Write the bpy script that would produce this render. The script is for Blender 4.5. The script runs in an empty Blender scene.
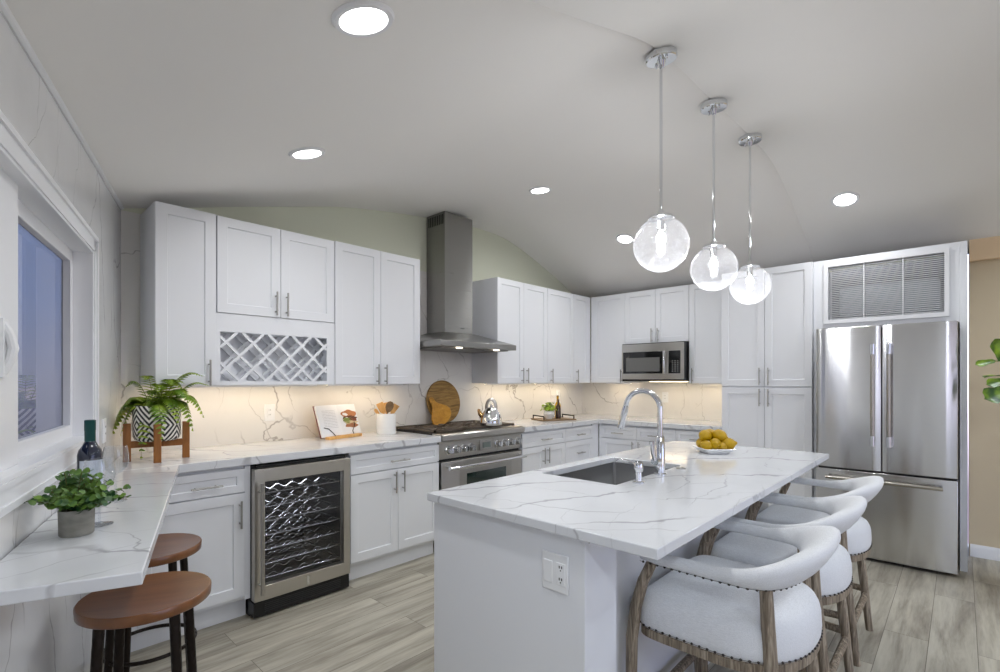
import bpy, bmesh, math, random
from mathutils import Vector, Matrix, noise
S = bpy.context.scene
COL = S.collection
R = math.radians
PI = math.pi

# ------------------------------------------------------------------ camera
cam_d = bpy.data.cameras.new('camera')
cam = bpy.data.objects.new('camera', cam_d)
COL.objects.link(cam)
cam.location = (0, 0, 1.342)
cam.rotation_euler = (R(90), 0, R(-47.0))
cam_d.sensor_width = 36
cam_d.lens = 36 * 494.5 / 1000
cam_d.shift_y = (380.2 - 336) / 1000
cam_d.clip_start = 0.02
S.camera = cam

# ------------------------------------------------------------------ view
S.view_settings.view_transform = 'Standard'
S.view_settings.look = 'None'
S.view_settings.gamma = 1
S.view_settings.use_curve_mapping = False
S.view_settings.exposure = 0.06
S.cycles.max_bounces = 10
S.cycles.diffuse_bounces = 5
S.cycles.glossy_bounces = 5
S.cycles.transparent_max_bounces = 16
S.cycles.caustics_reflective = False
S.cycles.caustics_refractive = False
S.cycles.sample_clamp_indirect = 6

# ------------------------------------------------------------------ world: dusk sky
W = bpy.data.worlds.new('dusk')
S.world = W
W.use_nodes = True
wn = W.node_tree
wn.nodes.clear()
o_ = wn.nodes.new('ShaderNodeOutputWorld')
b_ = wn.nodes.new('ShaderNodeBackground')
g_ = wn.nodes.new('ShaderNodeTexCoord')
s_ = wn.nodes.new('ShaderNodeSeparateXYZ')
r_ = wn.nodes.new('ShaderNodeValToRGB')
r_.color_ramp.elements[0].position = 0.42
r_.color_ramp.elements[0].color = (0.06, 0.05, 0.07, 1)
r_.color_ramp.elements[1].position = 0.8
r_.color_ramp.elements[1].color = (0.22, 0.26, 0.40, 1)
e_ = r_.color_ramp.elements.new(0.5)
e_.color = (0.28, 0.26, 0.31, 1)
e_ = r_.color_ramp.elements.new(0.56)
e_.color = (0.22, 0.25, 0.37, 1)
m_ = wn.nodes.new('ShaderNodeMath')
m_.operation = 'MULTIPLY_ADD'
m_.inputs[1].default_value = 0.5
m_.inputs[2].default_value = 0.5
wn.links.new(g_.outputs['Generated'], s_.inputs[0])
wn.links.new(s_.outputs['Z'], m_.inputs[0])
wn.links.new(m_.outputs[0], r_.inputs[0])
wn.links.new(r_.outputs[0], b_.inputs[0])
b_.inputs[1].default_value = 7.5
wn.links.new(b_.outputs[0], o_.inputs[0])

# lamp powers (watts), all lamps are built further down inside their fixtures
P_DOWN = 6.5
P_FILL = 11.5  # unseen downlights added behind the camera as fill
P_PEND = 4.3
P_UNDER = 0.60
P_HOOD = 0.5
C_DOWN = (0.97, 0.985, 1.0)
C_FILL = (0.84, 0.92, 1.0)
C_PEND = (0.95, 0.96, 1.0)
C_UNDER = (1.0, 0.79, 0.54)


# ------------------------------------------------------------------ helpers
def srgb(r, g, b):
    f = lambda c: (c / 255 / 12.92) if c / 255 <= 0.04045 else ((c / 255 + 0.055) / 1.055) ** 2.4
    return (f(r), f(g), f(b), 1.0)


class MB:
    def __init__(s):
        s.bm = bmesh.new()
        s.mi = 0

    def face(s, vs):
        try:
            f = s.bm.faces.new(vs)
            f.material_index = s.mi
            return f
        except ValueError:
            return None

    def box(s, x0, x1, y0, y1, z0, z1, M=None):
        c = [(x, y, z) for z in (z0, z1) for y in (y0, y1) for x in (x0, x1)]
        v = [s.bm.verts.new(M @ Vector(p) if M else p) for p in c]
        for f in ((0, 2, 3, 1), (4, 5, 7, 6), (0, 1, 5, 4), (2, 6, 7, 3), (0, 4, 6, 2), (1, 3, 7, 5)):
            s.face([v[i] for i in f])
        return s

    def loft(s, secs, cap=True, closed=False):
        rings = [[s.bm.verts.new(p) for p in sec] for sec in secs]
        n = len(rings[0])
        k = len(rings)
        for i in range(k if closed else k - 1):
            a, b = rings[i], rings[(i + 1) % k]
            for j in range(n):
                s.face([a[j], a[(j + 1) % n], b[(j + 1) % n], b[j]])
        if cap and not closed:
            s.face(list(reversed(rings[0])))
            s.face(rings[-1])
        return s

    def tube(s, pts, r, n=10, closed=False, flat=1.0):
        pts = [Vector(p) for p in pts]
        k = len(pts)
        rr = r if isinstance(r, (list, tuple)) else [r] * k
        secs = []
        u = None
        for i in range(k):
            if closed:
                t = pts[(i + 1) % k] - pts[i - 1]
            else:
                t = pts[min(i + 1, k - 1)] - pts[max(i - 1, 0)]
            t.normalize()
            if u is None:
                u = t.orthogonal().normalized()
                if abs(t.z) < 0.9:
                    u = t.cross(Vector((0, 0, 1))).normalized()
            else:
                u = (u - t * u.dot(t)).normalized()
            w = t.cross(u)
            secs.append([pts[i] + (u * math.cos(a) + w * math.sin(a) * flat) * rr[i]
                         for a in (2 * PI * j / n for j in range(n))])
        return s.loft(secs, True, closed)

    def lathe(s, prof, n=32, c=(0, 0, 0), M=None):
        c = Vector(c)
        secs = []
        for r, z in prof:
            sec = []
            for j in range(n):
                a = 2 * PI * j / n
                p = Vector((r * math.cos(a), r * math.sin(a), z))
                sec.append((M @ p if M else p) + c)
            secs.append(sec)
        return s.loft(secs, True)

    def ell(s, c, rx, ry, rz, n=14, m=9, M=None):
        c = Vector(c)
        secs = []
        for i in range(m):
            t = PI * (i + 0.02 + (0.96 - 0.0) * 0) / (m - 1) if 0 < i < m - 1 else (0.06 if i == 0 else PI - 0.06)
            sec = []
            for j in range(n):
                a = 2 * PI * j / n
                p = Vector((rx * math.sin(t) * math.cos(a), ry * math.sin(t) * math.sin(a), -rz * math.cos(t)))
                sec.append((M @ p if M else p) + c)
            secs.append(sec)
        return s.loft(secs, True)

    def prism(s, poly, z0, z1, M=None):
        f = lambda p, z: (M @ Vector((p[0], p[1], z))) if M else Vector((p[0], p[1], z))
        return s.loft([[f(p, z0) for p in poly], [f(p, z1) for p in poly]], True)


def obj(name, mb, mats, parent=None, bevel=0.0, sharp=35, label=None, seg=2):
    bm = mb.bm
    bmesh.ops.remove_doubles(bm, verts=bm.verts, dist=1e-6)
    bmesh.ops.recalc_face_normals(bm, faces=bm.faces)
    for f in bm.faces:
        f.smooth = True
    for e in bm.edges:
        if len(e.link_faces) != 2 or e.calc_face_angle(0) > R(sharp):
            e.smooth = False
    me = bpy.data.meshes.new(name)
    bm.to_mesh(me)
    bm.free()
    for m in (mats if isinstance(mats, (list, tuple)) else [mats]):
        me.materials.append(m)
    o = bpy.data.objects.new(name, me)
    COL.objects.link(o)
    if parent:
        o.parent = parent
    if bevel:
        b = o.modifiers.new('bevel', 'BEVEL')
        b.width = bevel
        b.segments = seg
        b.limit_method = 'ANGLE'
        b.angle_limit = R(40)
        b.harden_normals = False
    if label:
        o['label'] = label
    return o


def tag(o, label, cat, group=None):
    o['label'] = label
    o['category'] = cat
    if group:
        o['group'] = group
    return o


def thing(name, label, cat, loc=(0, 0, 0), rz=0.0, group=None):
    o = bpy.data.objects.new(name, None)
    COL.objects.link(o)
    o.empty_display_size = 0.05
    o.location = loc
    o.rotation_euler = (0, 0, rz)
    return tag(o, label, cat, group)


def struct(name, mb, mats, parent=None, bevel=0.0, label=None):
    o = obj(name, mb, mats, parent, bevel, label=label)
    if parent is None:
        o['kind'] = 'structure'
    return o


def dup(root, loc, rz, label):
    r = root.copy()
    COL.objects.link(r)
    r.location = loc
    r.rotation_euler = (0, 0, rz)
    r['label'] = label
    for ch in list(root.children):
        c = ch.copy()
        COL.objects.link(c)
        c.parent = r
        for g in ch.children:
            d = g.copy()
            COL.objects.link(d)
            d.parent = c
    return r


def area(name, loc, sx, sy, power, color, parent=None, rot=(0, 0, 0), spread=180, shape='RECTANGLE'):
    l = bpy.data.lights.new(name, 'AREA')
    l.shape = shape
    l.size = sx
    if shape in ('RECTANGLE', 'ELLIPSE'):
        l.size_y = sy
    l.energy = power
    l.color = color
    l.spread = R(spread)
    o = bpy.data.objects.new(name, l)
    COL.objects.link(o)
    o.location = loc
    o.rotation_euler = rot
    if parent:
        o.parent = parent
    return o


# ------------------------------------------------------------------ materials
def mat(name, color, rough=0.5, metal=0.0, spec=0.5, aniso=0.0, coat=0.0, emit=None, estr=0.0, tangent=False):
    m = bpy.data.materials.new(name)
    m.use_nodes = True
    p = m.node_tree.nodes['Principled BSDF']
    p.inputs['Base Color'].default_value = color
    p.inputs['Roughness'].default_value = rough
    p.inputs['Metallic'].default_value = metal
    p.inputs['Specular IOR Level'].default_value = spec
    p.inputs['Coat Weight'].default_value = coat
    if aniso:
        p.inputs['Anisotropic'].default_value = aniso
        t = m.node_tree.nodes.new('ShaderNodeTangent')
        t.direction_type = 'RADIAL'
        t.axis = 'Z'
        m.node_tree.links.new(t.outputs[0], p.inputs['Tangent'])
        p.inputs['Anisotropic Rotation'].default_value = 0.25
    if emit:
        p.inputs['Emission Color'].default_value = emit
        p.inputs['Emission Strength'].default_value = estr
    return m


class N:
    """small node-graph helper"""
    def __init__(s, m):
        s.m = m
        s.t = m.node_tree
        s.p = s.t.nodes['Principled BSDF']

    def new(s, kind, **kw):
        n = s.t.nodes.new(kind)
        for k, v in kw.items():
            if k.startswith('i_'):
                n.inputs[k[2:].replace('_', ' ')].default_value = v
            else:
                setattr(n, k, v)
        return n

    def link(s, a, b):
        s.t.links.new(a, b)

    def math(s, op, a, b=None, c=None):
        n = s.t.nodes.new('ShaderNodeMath')
        n.operation = op
        for i, v in enumerate((a, b, c)):
            if v is None:
                continue
            if isinstance(v, (int, float)):
                n.inputs[i].default_value = v
            else:
                s.link(v, n.inputs[i])
        return n.outputs[0]

    def pos(s, scale=(1, 1, 1), rot=(0, 0, 0), loc=(0, 0, 0), obj=False):
        if obj:
            g = s.new('ShaderNodeTexCoord').outputs['Object']
        else:
            g = s.new('ShaderNodeNewGeometry').outputs['Position']
        mp = s.new('ShaderNodeMapping')
        mp.inputs['Scale'].default_value = scale
        mp.inputs['Rotation'].default_value = rot
        mp.inputs['Location'].default_value = loc
        s.link(g, mp.inputs[0])
        return mp.outputs[0]

    def noise(s, vec, scale, detail=3, rough=0.5, dist=0.0):
        n = s.new('ShaderNodeTexNoise')
        n.inputs['Scale'].default_value = scale
        n.inputs['Detail'].default_value = detail
        n.inputs['Roughness'].default_value = rough
        n.inputs['Distortion'].default_value = dist
        s.link(vec, n.inputs['Vector'])
        return n.outputs['Fac']

    def ramp(s, fac, stops, interp='LINEAR'):
        n = s.new('ShaderNodeValToRGB')
        n.color_ramp.interpolation = interp
        e = n.color_ramp.elements
        while len(e) < len(stops):
            e.new(0.5)
        for i, (p, c) in enumerate(stops):
            e[i].position = p
            e[i].color = c if len(c) == 4 else (*c, 1)
        s.link(fac, n.inputs[0])
        return n.outputs[0]

    def mix(s, fac, a, b, mode='MIX'):
        n = s.new('ShaderNodeMix', data_type='RGBA', blend_type=mode)
        for v, i in ((fac, 0), (a, 6), (b, 7)):
            if isinstance(v, (int, float)):
                n.inputs[i].default_value = v
            elif isinstance(v, tuple):
                n.inputs[i].default_value = v
            else:
                s.link(v, n.inputs[i])
        return n.outputs[2]

    def base(s, c):
        s.link(c, s.p.inputs['Base Color'])

    def bump(s, h, strength=0.2, dist=0.01):
        b = s.new('ShaderNodeBump')
        b.inputs['Strength'].default_value = strength
        b.inputs['Distance'].default_value = dist
        s.link(h, b.inputs['Height'])
        s.link(b.outputs[0], s.p.inputs['Normal'])


def marble(name, base, vein, layers, rough=0.12, loc=(0, 0, 0)):
    """white slab; each layer is a family of wandering veins (p: across the veins, freq per metre, width m, wander, strength, gate)"""
    m = mat(name, base, rough, spec=0.5)
    n = N(m)
    P = n.pos(loc=loc)
    fac = None
    for k, (p, fq, w, amp, amt, gt) in enumerate(layers):
        d = n.new('ShaderNodeVectorMath', operation='DOT_PRODUCT')
        n.link(P, d.inputs[0])
        d.inputs[1].default_value = tuple(Vector(p).normalized() * fq)
        mp = n.new('ShaderNodeMapping')
        mp.inputs['Location'].default_value = (3.7 * k, 1.9 * k, 5.3 * k)
        n.link(P, mp.inputs[0])
        Q = mp.outputs[0]
        u = n.math('ADD', d.outputs['Value'], n.math('MULTIPLY', n.math('SUBTRACT', n.noise(Q, 1.4, 1), 0.5), 2.6 * amp))
        u = n.math('ADD', u, n.math('MULTIPLY', n.math('SUBTRACT', n.noise(Q, 5.5, 3, 0.55), 0.5), 0.55 * amp))
        c = n.math('ABSOLUTE', n.math('SUBTRACT', n.math('FRACT', u), 0.5))
        wv = n.math('MAXIMUM', n.math('MULTIPLY_ADD', n.noise(Q, 3.1, 2), w * fq * 3.2, -w * fq * 0.9), w * fq * 0.25)
        l = n.math('SUBTRACT', 1.0, n.math('MINIMUM', n.math('DIVIDE', c, wv), 1.0))
        l = n.math('POWER', l, 0.7)
        g = n.new('ShaderNodeMapRange', interpolation_type='SMOOTHSTEP')
        g.inputs['From Min'].default_value = gt
        g.inputs['From Max'].default_value = gt + 0.16
        n.link(n.noise(Q, 2.0, 2), g.inputs[0])
        a = n.math('MULTIPLY', n.math('MULTIPLY', l, g.outputs[0]), amt)
        fac = a if fac is None else n.math('MAXIMUM', fac, a)
    cl = n.new('ShaderNodeMapRange')
    cl.inputs['From Min'].default_value = 0.48
    cl.inputs['From Max'].default_value = 0.85
    cl.inputs['To Max'].default_value = 0.25
    n.link(n.noise(P, 2.2, 5, 0.6), cl.inputs[0])
    n.base(n.mix(fac, n.mix(cl.outputs[0], base, vein), vein))
    return m


M_marble_top = marble('marble_counter', srgb(217, 219, 222), srgb(160, 160, 164), (((0.55, 0.75, 0), 3.2, 0.013, 0.85, 0.95, 0.38), ((0.85, 0.45, 0), 4.2, 0.007, 1.0, 0.8, 0.40), ((-0.2, 1, 0), 6.0, 0.0045, 1.2, 0.6, 0.44)), 0.10, (0.31, 0.2, 0))
M_marble_wall = marble('marble_backsplash', srgb(232, 230, 226), srgb(150, 144, 139), (((1, -1, 0.62), 2.7, 0.008, 0.8, 0.85, 0.42), ((0.7, -0.7, -0.6), 2.2, 0.007, 1.0, 0.8, 0.48), ((1, -1, 0.3), 5.0, 0.004, 1.1, 0.5, 0.46)), 0.16, (1.7, 0.4, 0.2))
M_marble_left = marble('marble_left_wall', srgb(226, 227, 228), srgb(150, 150, 151), (((0.28, 0.96, 0.22), 2.9, 0.011, 0.8, 0.7, 0.36), ((0.28, 0.96, -0.35), 3.4, 0.007, 1.0, 0.8, 0.42)), 0.2, (0.4, 2.2, 1.0))
M_cab = mat('white_lacquer', srgb(229, 231, 235), 0.34, spec=0.35)
M_cabin = mat('cabinet_inside', srgb(214, 215, 218), 0.5)
M_trim = mat('white_trim_paint', srgb(232, 233, 236), 0.35)
M_ceil = mat('ceiling_paint', srgb(238, 236, 233), 0.85, spec=0.2)
M_sage = mat('sage_paint', srgb(218, 221, 203), 0.8, spec=0.2)
M_beige = mat('beige_paint', srgb(212, 197, 170), 0.8, spec=0.2)
M_peach = mat('peach_band', srgb(234, 208, 174), 0.8, spec=0.2)
M_chrome = mat('chrome', srgb(225, 227, 230), 0.06, 1.0)
M_nickel = mat('brushed_nickel', srgb(176, 174, 170), 0.3, 1.0)
M_dark = mat('black_plastic', srgb(18, 18, 19), 0.35)
M_black = mat('matt_black', srgb(14, 14, 14), 0.6)
M_iron = mat('cast_iron', srgb(88, 78, 68), 0.5, 0.3)
M_whitepl = mat('white_plastic', srgb(236, 237, 238), 0.3)
M_blackglass = mat('black_glass', srgb(16, 17, 18), 0.06, spec=0.6)
M_ovenglass = mat('oven_glass', srgb(28, 44, 40), 0.05, spec=1.0)  # green reflection put into the glass colour
M_ceramic = mat('white_ceramic', srgb(238, 238, 236), 0.15)


def steel(name, color, rough, aniso=0.75, wav=0.0):
    m = mat(name, color, rough, 1.0, aniso=aniso)
    n = N(m)
    f = n.noise(n.pos((3, 3, 400), obj=True), 1.0, 2)
    r = n.math('MULTIPLY_ADD', f, 0.12, rough - 0.06)
    n.link(r, n.p.inputs['Roughness'])
    if wav:
        n.bump(n.noise(n.pos((5, 5, 0.7), obj=True), 1.0, 1), wav, 0.02)
    return m


M_steel = steel('brushed_steel', srgb(186, 184, 180), 0.30)
M_steel_fridge = steel('fridge_steel', srgb(210, 210, 210), 0.18, 0.9, 0.12)
M_steel_hood = steel('hood_steel', srgb(150, 149, 146), 0.30, 0.8)
M_sink = steel('sink_steel', srgb(168, 168, 168), 0.32, 0.4)
M_wine_steel = steel('cooler_steel', srgb(192, 188, 180), 0.30)
M_lamp = mat('lamp_lens', (1, 1, 1, 1), 0.5, emit=(1, 0.98, 0.95, 1), estr=14)
M_bulb = mat('bulb', (1, 1, 1, 1), 0.5, emit=(0.97, 0.98, 1, 1), estr=45)
M_led = mat('warm_led', (1, 0.9, 0.7, 1), 0.5, emit=(1, 0.80, 0.52, 1), estr=8)
M_hoodled = mat('hood_led', (1, 0.95, 0.85, 1), 0.5, emit=(1, 0.88, 0.7, 1), estr=2.0)
M_lcd = mat('lcd_screen', srgb(112, 122, 118), 0.2)


def wood(name, c0, c1, c2, stretch, rough=0.45, scale=1.0, amount=1.0, spec=0.4):
    m = mat(name, c1, rough, spec=spec)
    n = N(m)
    v = n.pos(stretch, obj=True)
    f = n.noise(v, 4 * scale, 5, 0.6, 0.8)
    c = n.ramp(f, ((0.28, c0), (0.5, c1), (0.72, c2)))
    n.base(c)
    n.bump(f, 0.15, 0.004)
    return m


M_teak = wood('teak', srgb(104, 62, 24), srgb(140, 88, 38), srgb(164, 108, 52), (6, 6, 1), 0.45)
M_seatwood = wood('walnut_seat', srgb(104, 60, 26), srgb(116, 70, 32), srgb(126, 78, 38), (7, 0.8, 1), 0.24, spec=0.5)
M_seatwood.node_tree.nodes['Principled BSDF'].inputs['Coat Weight'].default_value = 0.6
M_seatwood.node_tree.nodes['Principled BSDF'].inputs['Coat Roughness'].default_value = 0.28
M_grey_oak = wood('weathered_oak', srgb(70, 60, 50), srgb(134, 121, 104), srgb(188, 176, 158), (24, 24, 2.0), 0.6, 1.0)
M_board = wood('acacia_board', srgb(98, 70, 32), srgb(150, 116, 60), srgb(176, 140, 80), (1.2, 6, 9), 0.45, 1.6)
M_paddle = wood('olive_board', srgb(160, 106, 24), srgb(188, 134, 38), srgb(204, 152, 56), (3, 4, 5), 0.4, 1.2)
M_lightwood = wood('beech', srgb(190, 140, 78), srgb(214, 166, 100), srgb(228, 186, 124), (6, 6, 1), 0.45)
M_traywood = wood('tray_wood', srgb(98, 78, 56), srgb(126, 102, 74), srgb(146, 122, 92), (1, 8, 4), 0.5)
M_bronze = mat('dark_bronze', srgb(46, 38, 32), 0.4, 0.7)


def hammered():
    m = mat('hammered_iron', srgb(44, 38, 34), 0.42, 0.85)
    n = N(m)
    v = n.new('ShaderNodeTexVoronoi')
    v.inputs['Scale'].default_value = 70
    n.link(n.pos((1, 1, 0.6), obj=True), v.inputs['Vector'])
    n.bump(v.outputs['Distance'], 0.5, 0.006)
    return m


M_hammer = hammered()


def floor_mat():
    m = mat('plank_floor', srgb(160, 148, 130), 0.42, spec=0.4)
    n = N(m)
    br = n.new('ShaderNodeTexBrick')
    br.offset = 0.37
    br.offset_frequency = 2
    for k, v in (('Scale', 1.0), ('Mortar Size', 0.0014), ('Mortar Smooth', 0.1), ('Bias', 0.0), ('Brick Width', 1.22), ('Row Height', 0.182)):
        br.inputs[k].default_value = v
    br.inputs['Color1'].default_value = (0, 0, 0, 1)
    br.inputs['Color2'].default_value = (1, 1, 1, 1)
    br.inputs['Mortar'].default_value = (0.5, 0.5, 0.5, 1)
    n.link(n.pos(loc=(0.3, 0.06, 0)), br.inputs['Vector'])
    tone = n.new('ShaderNodeSeparateColor')
    n.link(br.outputs['Color'], tone.inputs[0])
    off = n.new('ShaderNodeCombineXYZ')
    n.link(n.math('MULTIPLY', tone.outputs[0], 37.0), off.inputs[0])
    n.link(n.math('MULTIPLY', tone.outputs[0], 11.0), off.inputs[1])
    add = n.new('ShaderNodeVectorMath', operation='ADD')
    n.link(n.pos((0.9, 9.0, 1)), add.inputs[0])
    n.link(off.outputs[0], add.inputs[1])
    g = n.noise(add.outputs[0], 1.3, 6, 0.6, 0.5)
    g2 = n.noise(add.outputs[0], 6.0, 4, 0.65, 0.2)
    f = n.math('ADD', n.math('MULTIPLY', g, 0.75), n.math('MULTIPLY', g2, 0.25))
    c = n.ramp(f, ((0.33, srgb(124, 117, 104)), (0.47, srgb(163, 157, 143)), (0.58, srgb(185, 180, 165)), (0.72, srgb(199, 195, 181))))
    t = n.math('MULTIPLY_ADD', tone.outputs[0], 0.20, 0.88)
    tc = n.new('ShaderNodeCombineColor')
    for i in range(3):
        n.link(t, tc.inputs[i])
    c = n.mix(1.0, c, tc.outputs[0], 'MULTIPLY')
    c = n.mix(n.math('MULTIPLY', br.outputs['Fac'], 0.75), c, srgb(74, 66, 56))
    n.base(c)
    n.bump(g2, 0.06, 0.003)
    return m


M_floor = floor_mat()


def fabric():
    m = mat('white_linen', srgb(226, 226, 225), 0.9, spec=0.15)
    n = N(m)
    a = n.noise(n.pos((60, 900, 900), obj=True), 1.0, 2)
    b = n.noise(n.pos((900, 60, 900), obj=True), 1.0, 2)
    f = n.math('MULTIPLY', n.math('ADD', a, b), 0.5)
    n.base(n.ramp(f, ((0.35, srgb(204, 206, 209)), (0.6, srgb(229, 231, 234)))))
    n.p.inputs['Sheen Weight'].default_value = 0.15
    n.bump(f, 0.15, 0.002)
    return m


M_linen = fabric()
M_nail = mat('aged_nail', srgb(70, 66, 62), 0.35, 0.9)


def thin_glass(name, tint, refl=0.08, haze=0.0, hazecol=(1, 1, 1, 1), rough=0.0, bubbles=False):
    m = bpy.data.materials.new(name)
    m.use_nodes = True
    t = m.node_tree
    t.nodes.clear()
    out = t.nodes.new('ShaderNodeOutputMaterial')
    tr = t.nodes.new('ShaderNodeBsdfTransparent')
    tr.inputs[0].default_value = tint
    gl = t.nodes.new('ShaderNodeBsdfGlossy')
    gl.inputs['Roughness'].default_value = rough
    lf = t.nodes.new('ShaderNodeLayerWeight')
    lf.inputs[0].default_value = 0.5
    pw = t.nodes.new('ShaderNodeMath')
    pw.operation = 'POWER'
    pw.inputs[1].default_value = 4.0
    t.links.new(lf.outputs['Facing'], pw.inputs[0])
    fr = t.nodes.new('ShaderNodeMath')
    fr.operation = 'MULTIPLY_ADD'
    fr.inputs[1].default_value = 0.75
    fr.inputs[2].default_value = refl * 0.6
    t.links.new(pw.outputs[0], fr.inputs[0])
    mx = t.nodes.new('ShaderNodeMixShader')
    t.links.new(fr.outputs[0], mx.inputs[0])
    t.links.new(tr.outputs[0], mx.inputs[1])
    t.links.new(gl.outputs[0], mx.inputs[2])
    last = mx.outputs[0]
    if haze:
        tl = t.nodes.new('ShaderNodeBsdfTranslucent')
        tl.inputs[0].default_value = hazecol
        df = t.nodes.new('ShaderNodeBsdfDiffuse')
        df.inputs[0].default_value = hazecol
        m0 = t.nodes.new('ShaderNodeMixShader')
        m0.inputs[0].default_value = 0.35
        t.links.new(tl.outputs[0], m0.inputs[1])
        t.links.new(df.outputs[0], m0.inputs[2])
        m2 = t.nodes.new('ShaderNodeMixShader')
        m2.inputs[0].default_value = haze
        if bubbles:
            tc = t.nodes.new('ShaderNodeTexCoord')
            vo = t.nodes.new('ShaderNodeTexVoronoi')
            vo.inputs['Scale'].default_value = 110
            no = t.nodes.new('ShaderNodeTexNoise')
            no.inputs['Scale'].default_value = 14
            t.links.new(tc.outputs['Object'], vo.inputs['Vector'])
            t.links.new(tc.outputs['Object'], no.inputs['Vector'])
            mr = t.nodes.new('ShaderNodeMapRange')
            mr.inputs['From Min'].default_value = 0.42
            mr.inputs['From Max'].default_value = 0.12
            mr.inputs['To Min'].default_value = haze * 0.6
            mr.inputs['To Max'].default_value = haze * 3.0
            t.links.new(vo.outputs['Distance'], mr.inputs[0])
            mu = t.nodes.new('ShaderNodeMath')
            mu.operation = 'MULTIPLY'
            t.links.new(mr.outputs[0], mu.inputs[0])
            ad = t.nodes.new('ShaderNodeMath')
            ad.operation = 'ADD'
            ad.inputs[1].default_value = 0.5
            t.links.new(no.outputs['Fac'], ad.inputs[0])
            t.links.new(ad.outputs[0], mu.inputs[1])
            # seeded blown glass is thicker seen edge-on
            lw = t.nodes.new('ShaderNodeLayerWeight')
            lw.inputs[0].default_value = 0.25
            ma = t.nodes.new('ShaderNodeMath')
            ma.operation = 'MULTIPLY_ADD'
            ma.inputs[1].default_value = 0.035
            t.links.new(lw.outputs['Facing'], ma.inputs[0])
            t.links.new(mu.outputs[0], ma.inputs[2])
            t.links.new(ma.outputs[0], m2.inputs[0])
        t.links.new(last, m2.inputs[1])
        t.links.new(m0.outputs[0], m2.inputs[2])
        last = m2.outputs[0]
    t.links.new(last, out.inputs[0])
    return m


M_globe = thin_glass('seeded_glass', (1, 1, 1, 1), haze=0.06, hazecol=(0.95, 0.96, 1, 1), rough=0.02, bubbles=True)
M_pane = thin_glass('window_glass', (0.37, 0.40, 0.45, 1))  # dark tint put in the colour to dim the sky seen through it
M_clearpane = thin_glass('clear_window_glass', (0.95, 0.96, 0.97, 1))
M_coolglass = thin_glass('tinted_cooler_glass', (0.86, 0.86, 0.88, 1))
M_wineglass = thin_glass('clear_glass', (0.97, 0.98, 0.99, 1), haze=0.03)


def leaf(name, c, c2, rough=0.45):
    m = mat(name, c, rough, spec=0.4)
    n = N(m)
    n.base(n.ramp(n.noise(n.pos((18, 18, 18), obj=True), 1.0, 2), ((0.35, c), (0.65, c2))))
    n.p.inputs['Transmission Weight'].default_value = 0.0
    n.p.inputs['Subsurface Weight'].default_value = 0.0
    return m


M_fern = leaf('fern_green', srgb(88, 124, 26), srgb(156, 178, 52))
M_euc = leaf('eucalyptus_green', srgb(38, 78, 46), srgb(112, 146, 60))
M_herb = leaf('herb_green', srgb(120, 156, 34), srgb(176, 196, 70))
M_fig = leaf('fig_green', srgb(38, 74, 24), srgb(126, 156, 40), 0.35)
M_stem = mat('plant_stem', srgb(96, 92, 48), 0.6)
M_bark = mat('fig_bark', srgb(96, 78, 60), 0.8)
M_soil = mat('soil', srgb(44, 34, 26), 0.95)


def concrete():
    m = mat('concrete', srgb(138, 136, 128), 0.8)
    n = N(m)
    f = n.noise(n.pos((14, 14, 30), obj=True), 1.0, 5)
    n.base(n.ramp(f, ((0.3, srgb(118, 116, 108)), (0.7, srgb(156, 154, 145)))))
    n.bump(f, 0.2, 0.004)
    return m


M_concrete = concrete()


def pot_pattern():
    m = mat('black_white_geometric', srgb(230, 228, 220), 0.4)
    n = N(m)
    g = n.new('ShaderNodeTexCoord').outputs['Object']
    sp = n.new('ShaderNodeSeparateXYZ')
    n.link(g, sp.inputs[0])
    a = n.math('ARCTAN2', sp.outputs[1], sp.outputs[0])
    u = n.math('MULTIPLY', n.math('ADD', a, PI), 5 / (2 * PI))
    u = n.math('FRACT', n.math('ADD', u, 0.18))
    u = n.math('MULTIPLY', n.math('ABSOLUTE', n.math('SUBTRACT', u, 0.5)), 2.0)
    v = n.math('MULTIPLY', n.math('ABSOLUTE', n.math('SUBTRACT', sp.outputs[2], 0.085)), 12.0)
    k = n.math('ADD', n.math('MULTIPLY', u, 2.6), n.math('MULTIPLY', v, 2.7))
    st = n.math('GREATER_THAN', n.math('FRACT', k), 0.5)
    n.base(n.mix(st, srgb(232, 230, 222), srgb(24, 24, 26)))
    return m


M_pot = pot_pattern()
M_bottle = mat('dark_bottle_glass', srgb(22, 30, 52), 0.06, spec=0.8)
M_foil = mat('green_foil', srgb(14, 70, 66), 0.35, 0.3)
M_label = mat('bottle_label', srgb(206, 212, 222), 0.5)
M_oil = mat('olive_oil', srgb(196, 150, 20), 0.08, spec=0.7)
M_vinegar = mat('vinegar_bottle', srgb(58, 34, 18), 0.08, spec=0.7)
M_cork = mat('cork', srgb(128, 98, 66), 0.8)
M_warm_spout = mat('kettle_warm_reflection', srgb(196, 160, 112), 0.15, 1.0)  # warm reflection on the steel spout put into its colour


def lemon_mat():
    m = mat('lemon_skin', srgb(206, 180, 14), 0.42, spec=0.4)
    n = N(m)
    n.base(n.ramp(n.noise(n.pos((25, 25, 25), obj=True), 1.0, 3), ((0.3, srgb(160, 126, 2)), (0.7, srgb(190, 154, 6)))))
    n.bump(n.noise(n.pos((160, 160, 160), obj=True), 1.0, 2), 0.25, 0.002)
    return m


M_lemon = lemon_mat()
M_page = mat('paper', srgb(228, 228, 230), 0.8)


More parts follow.
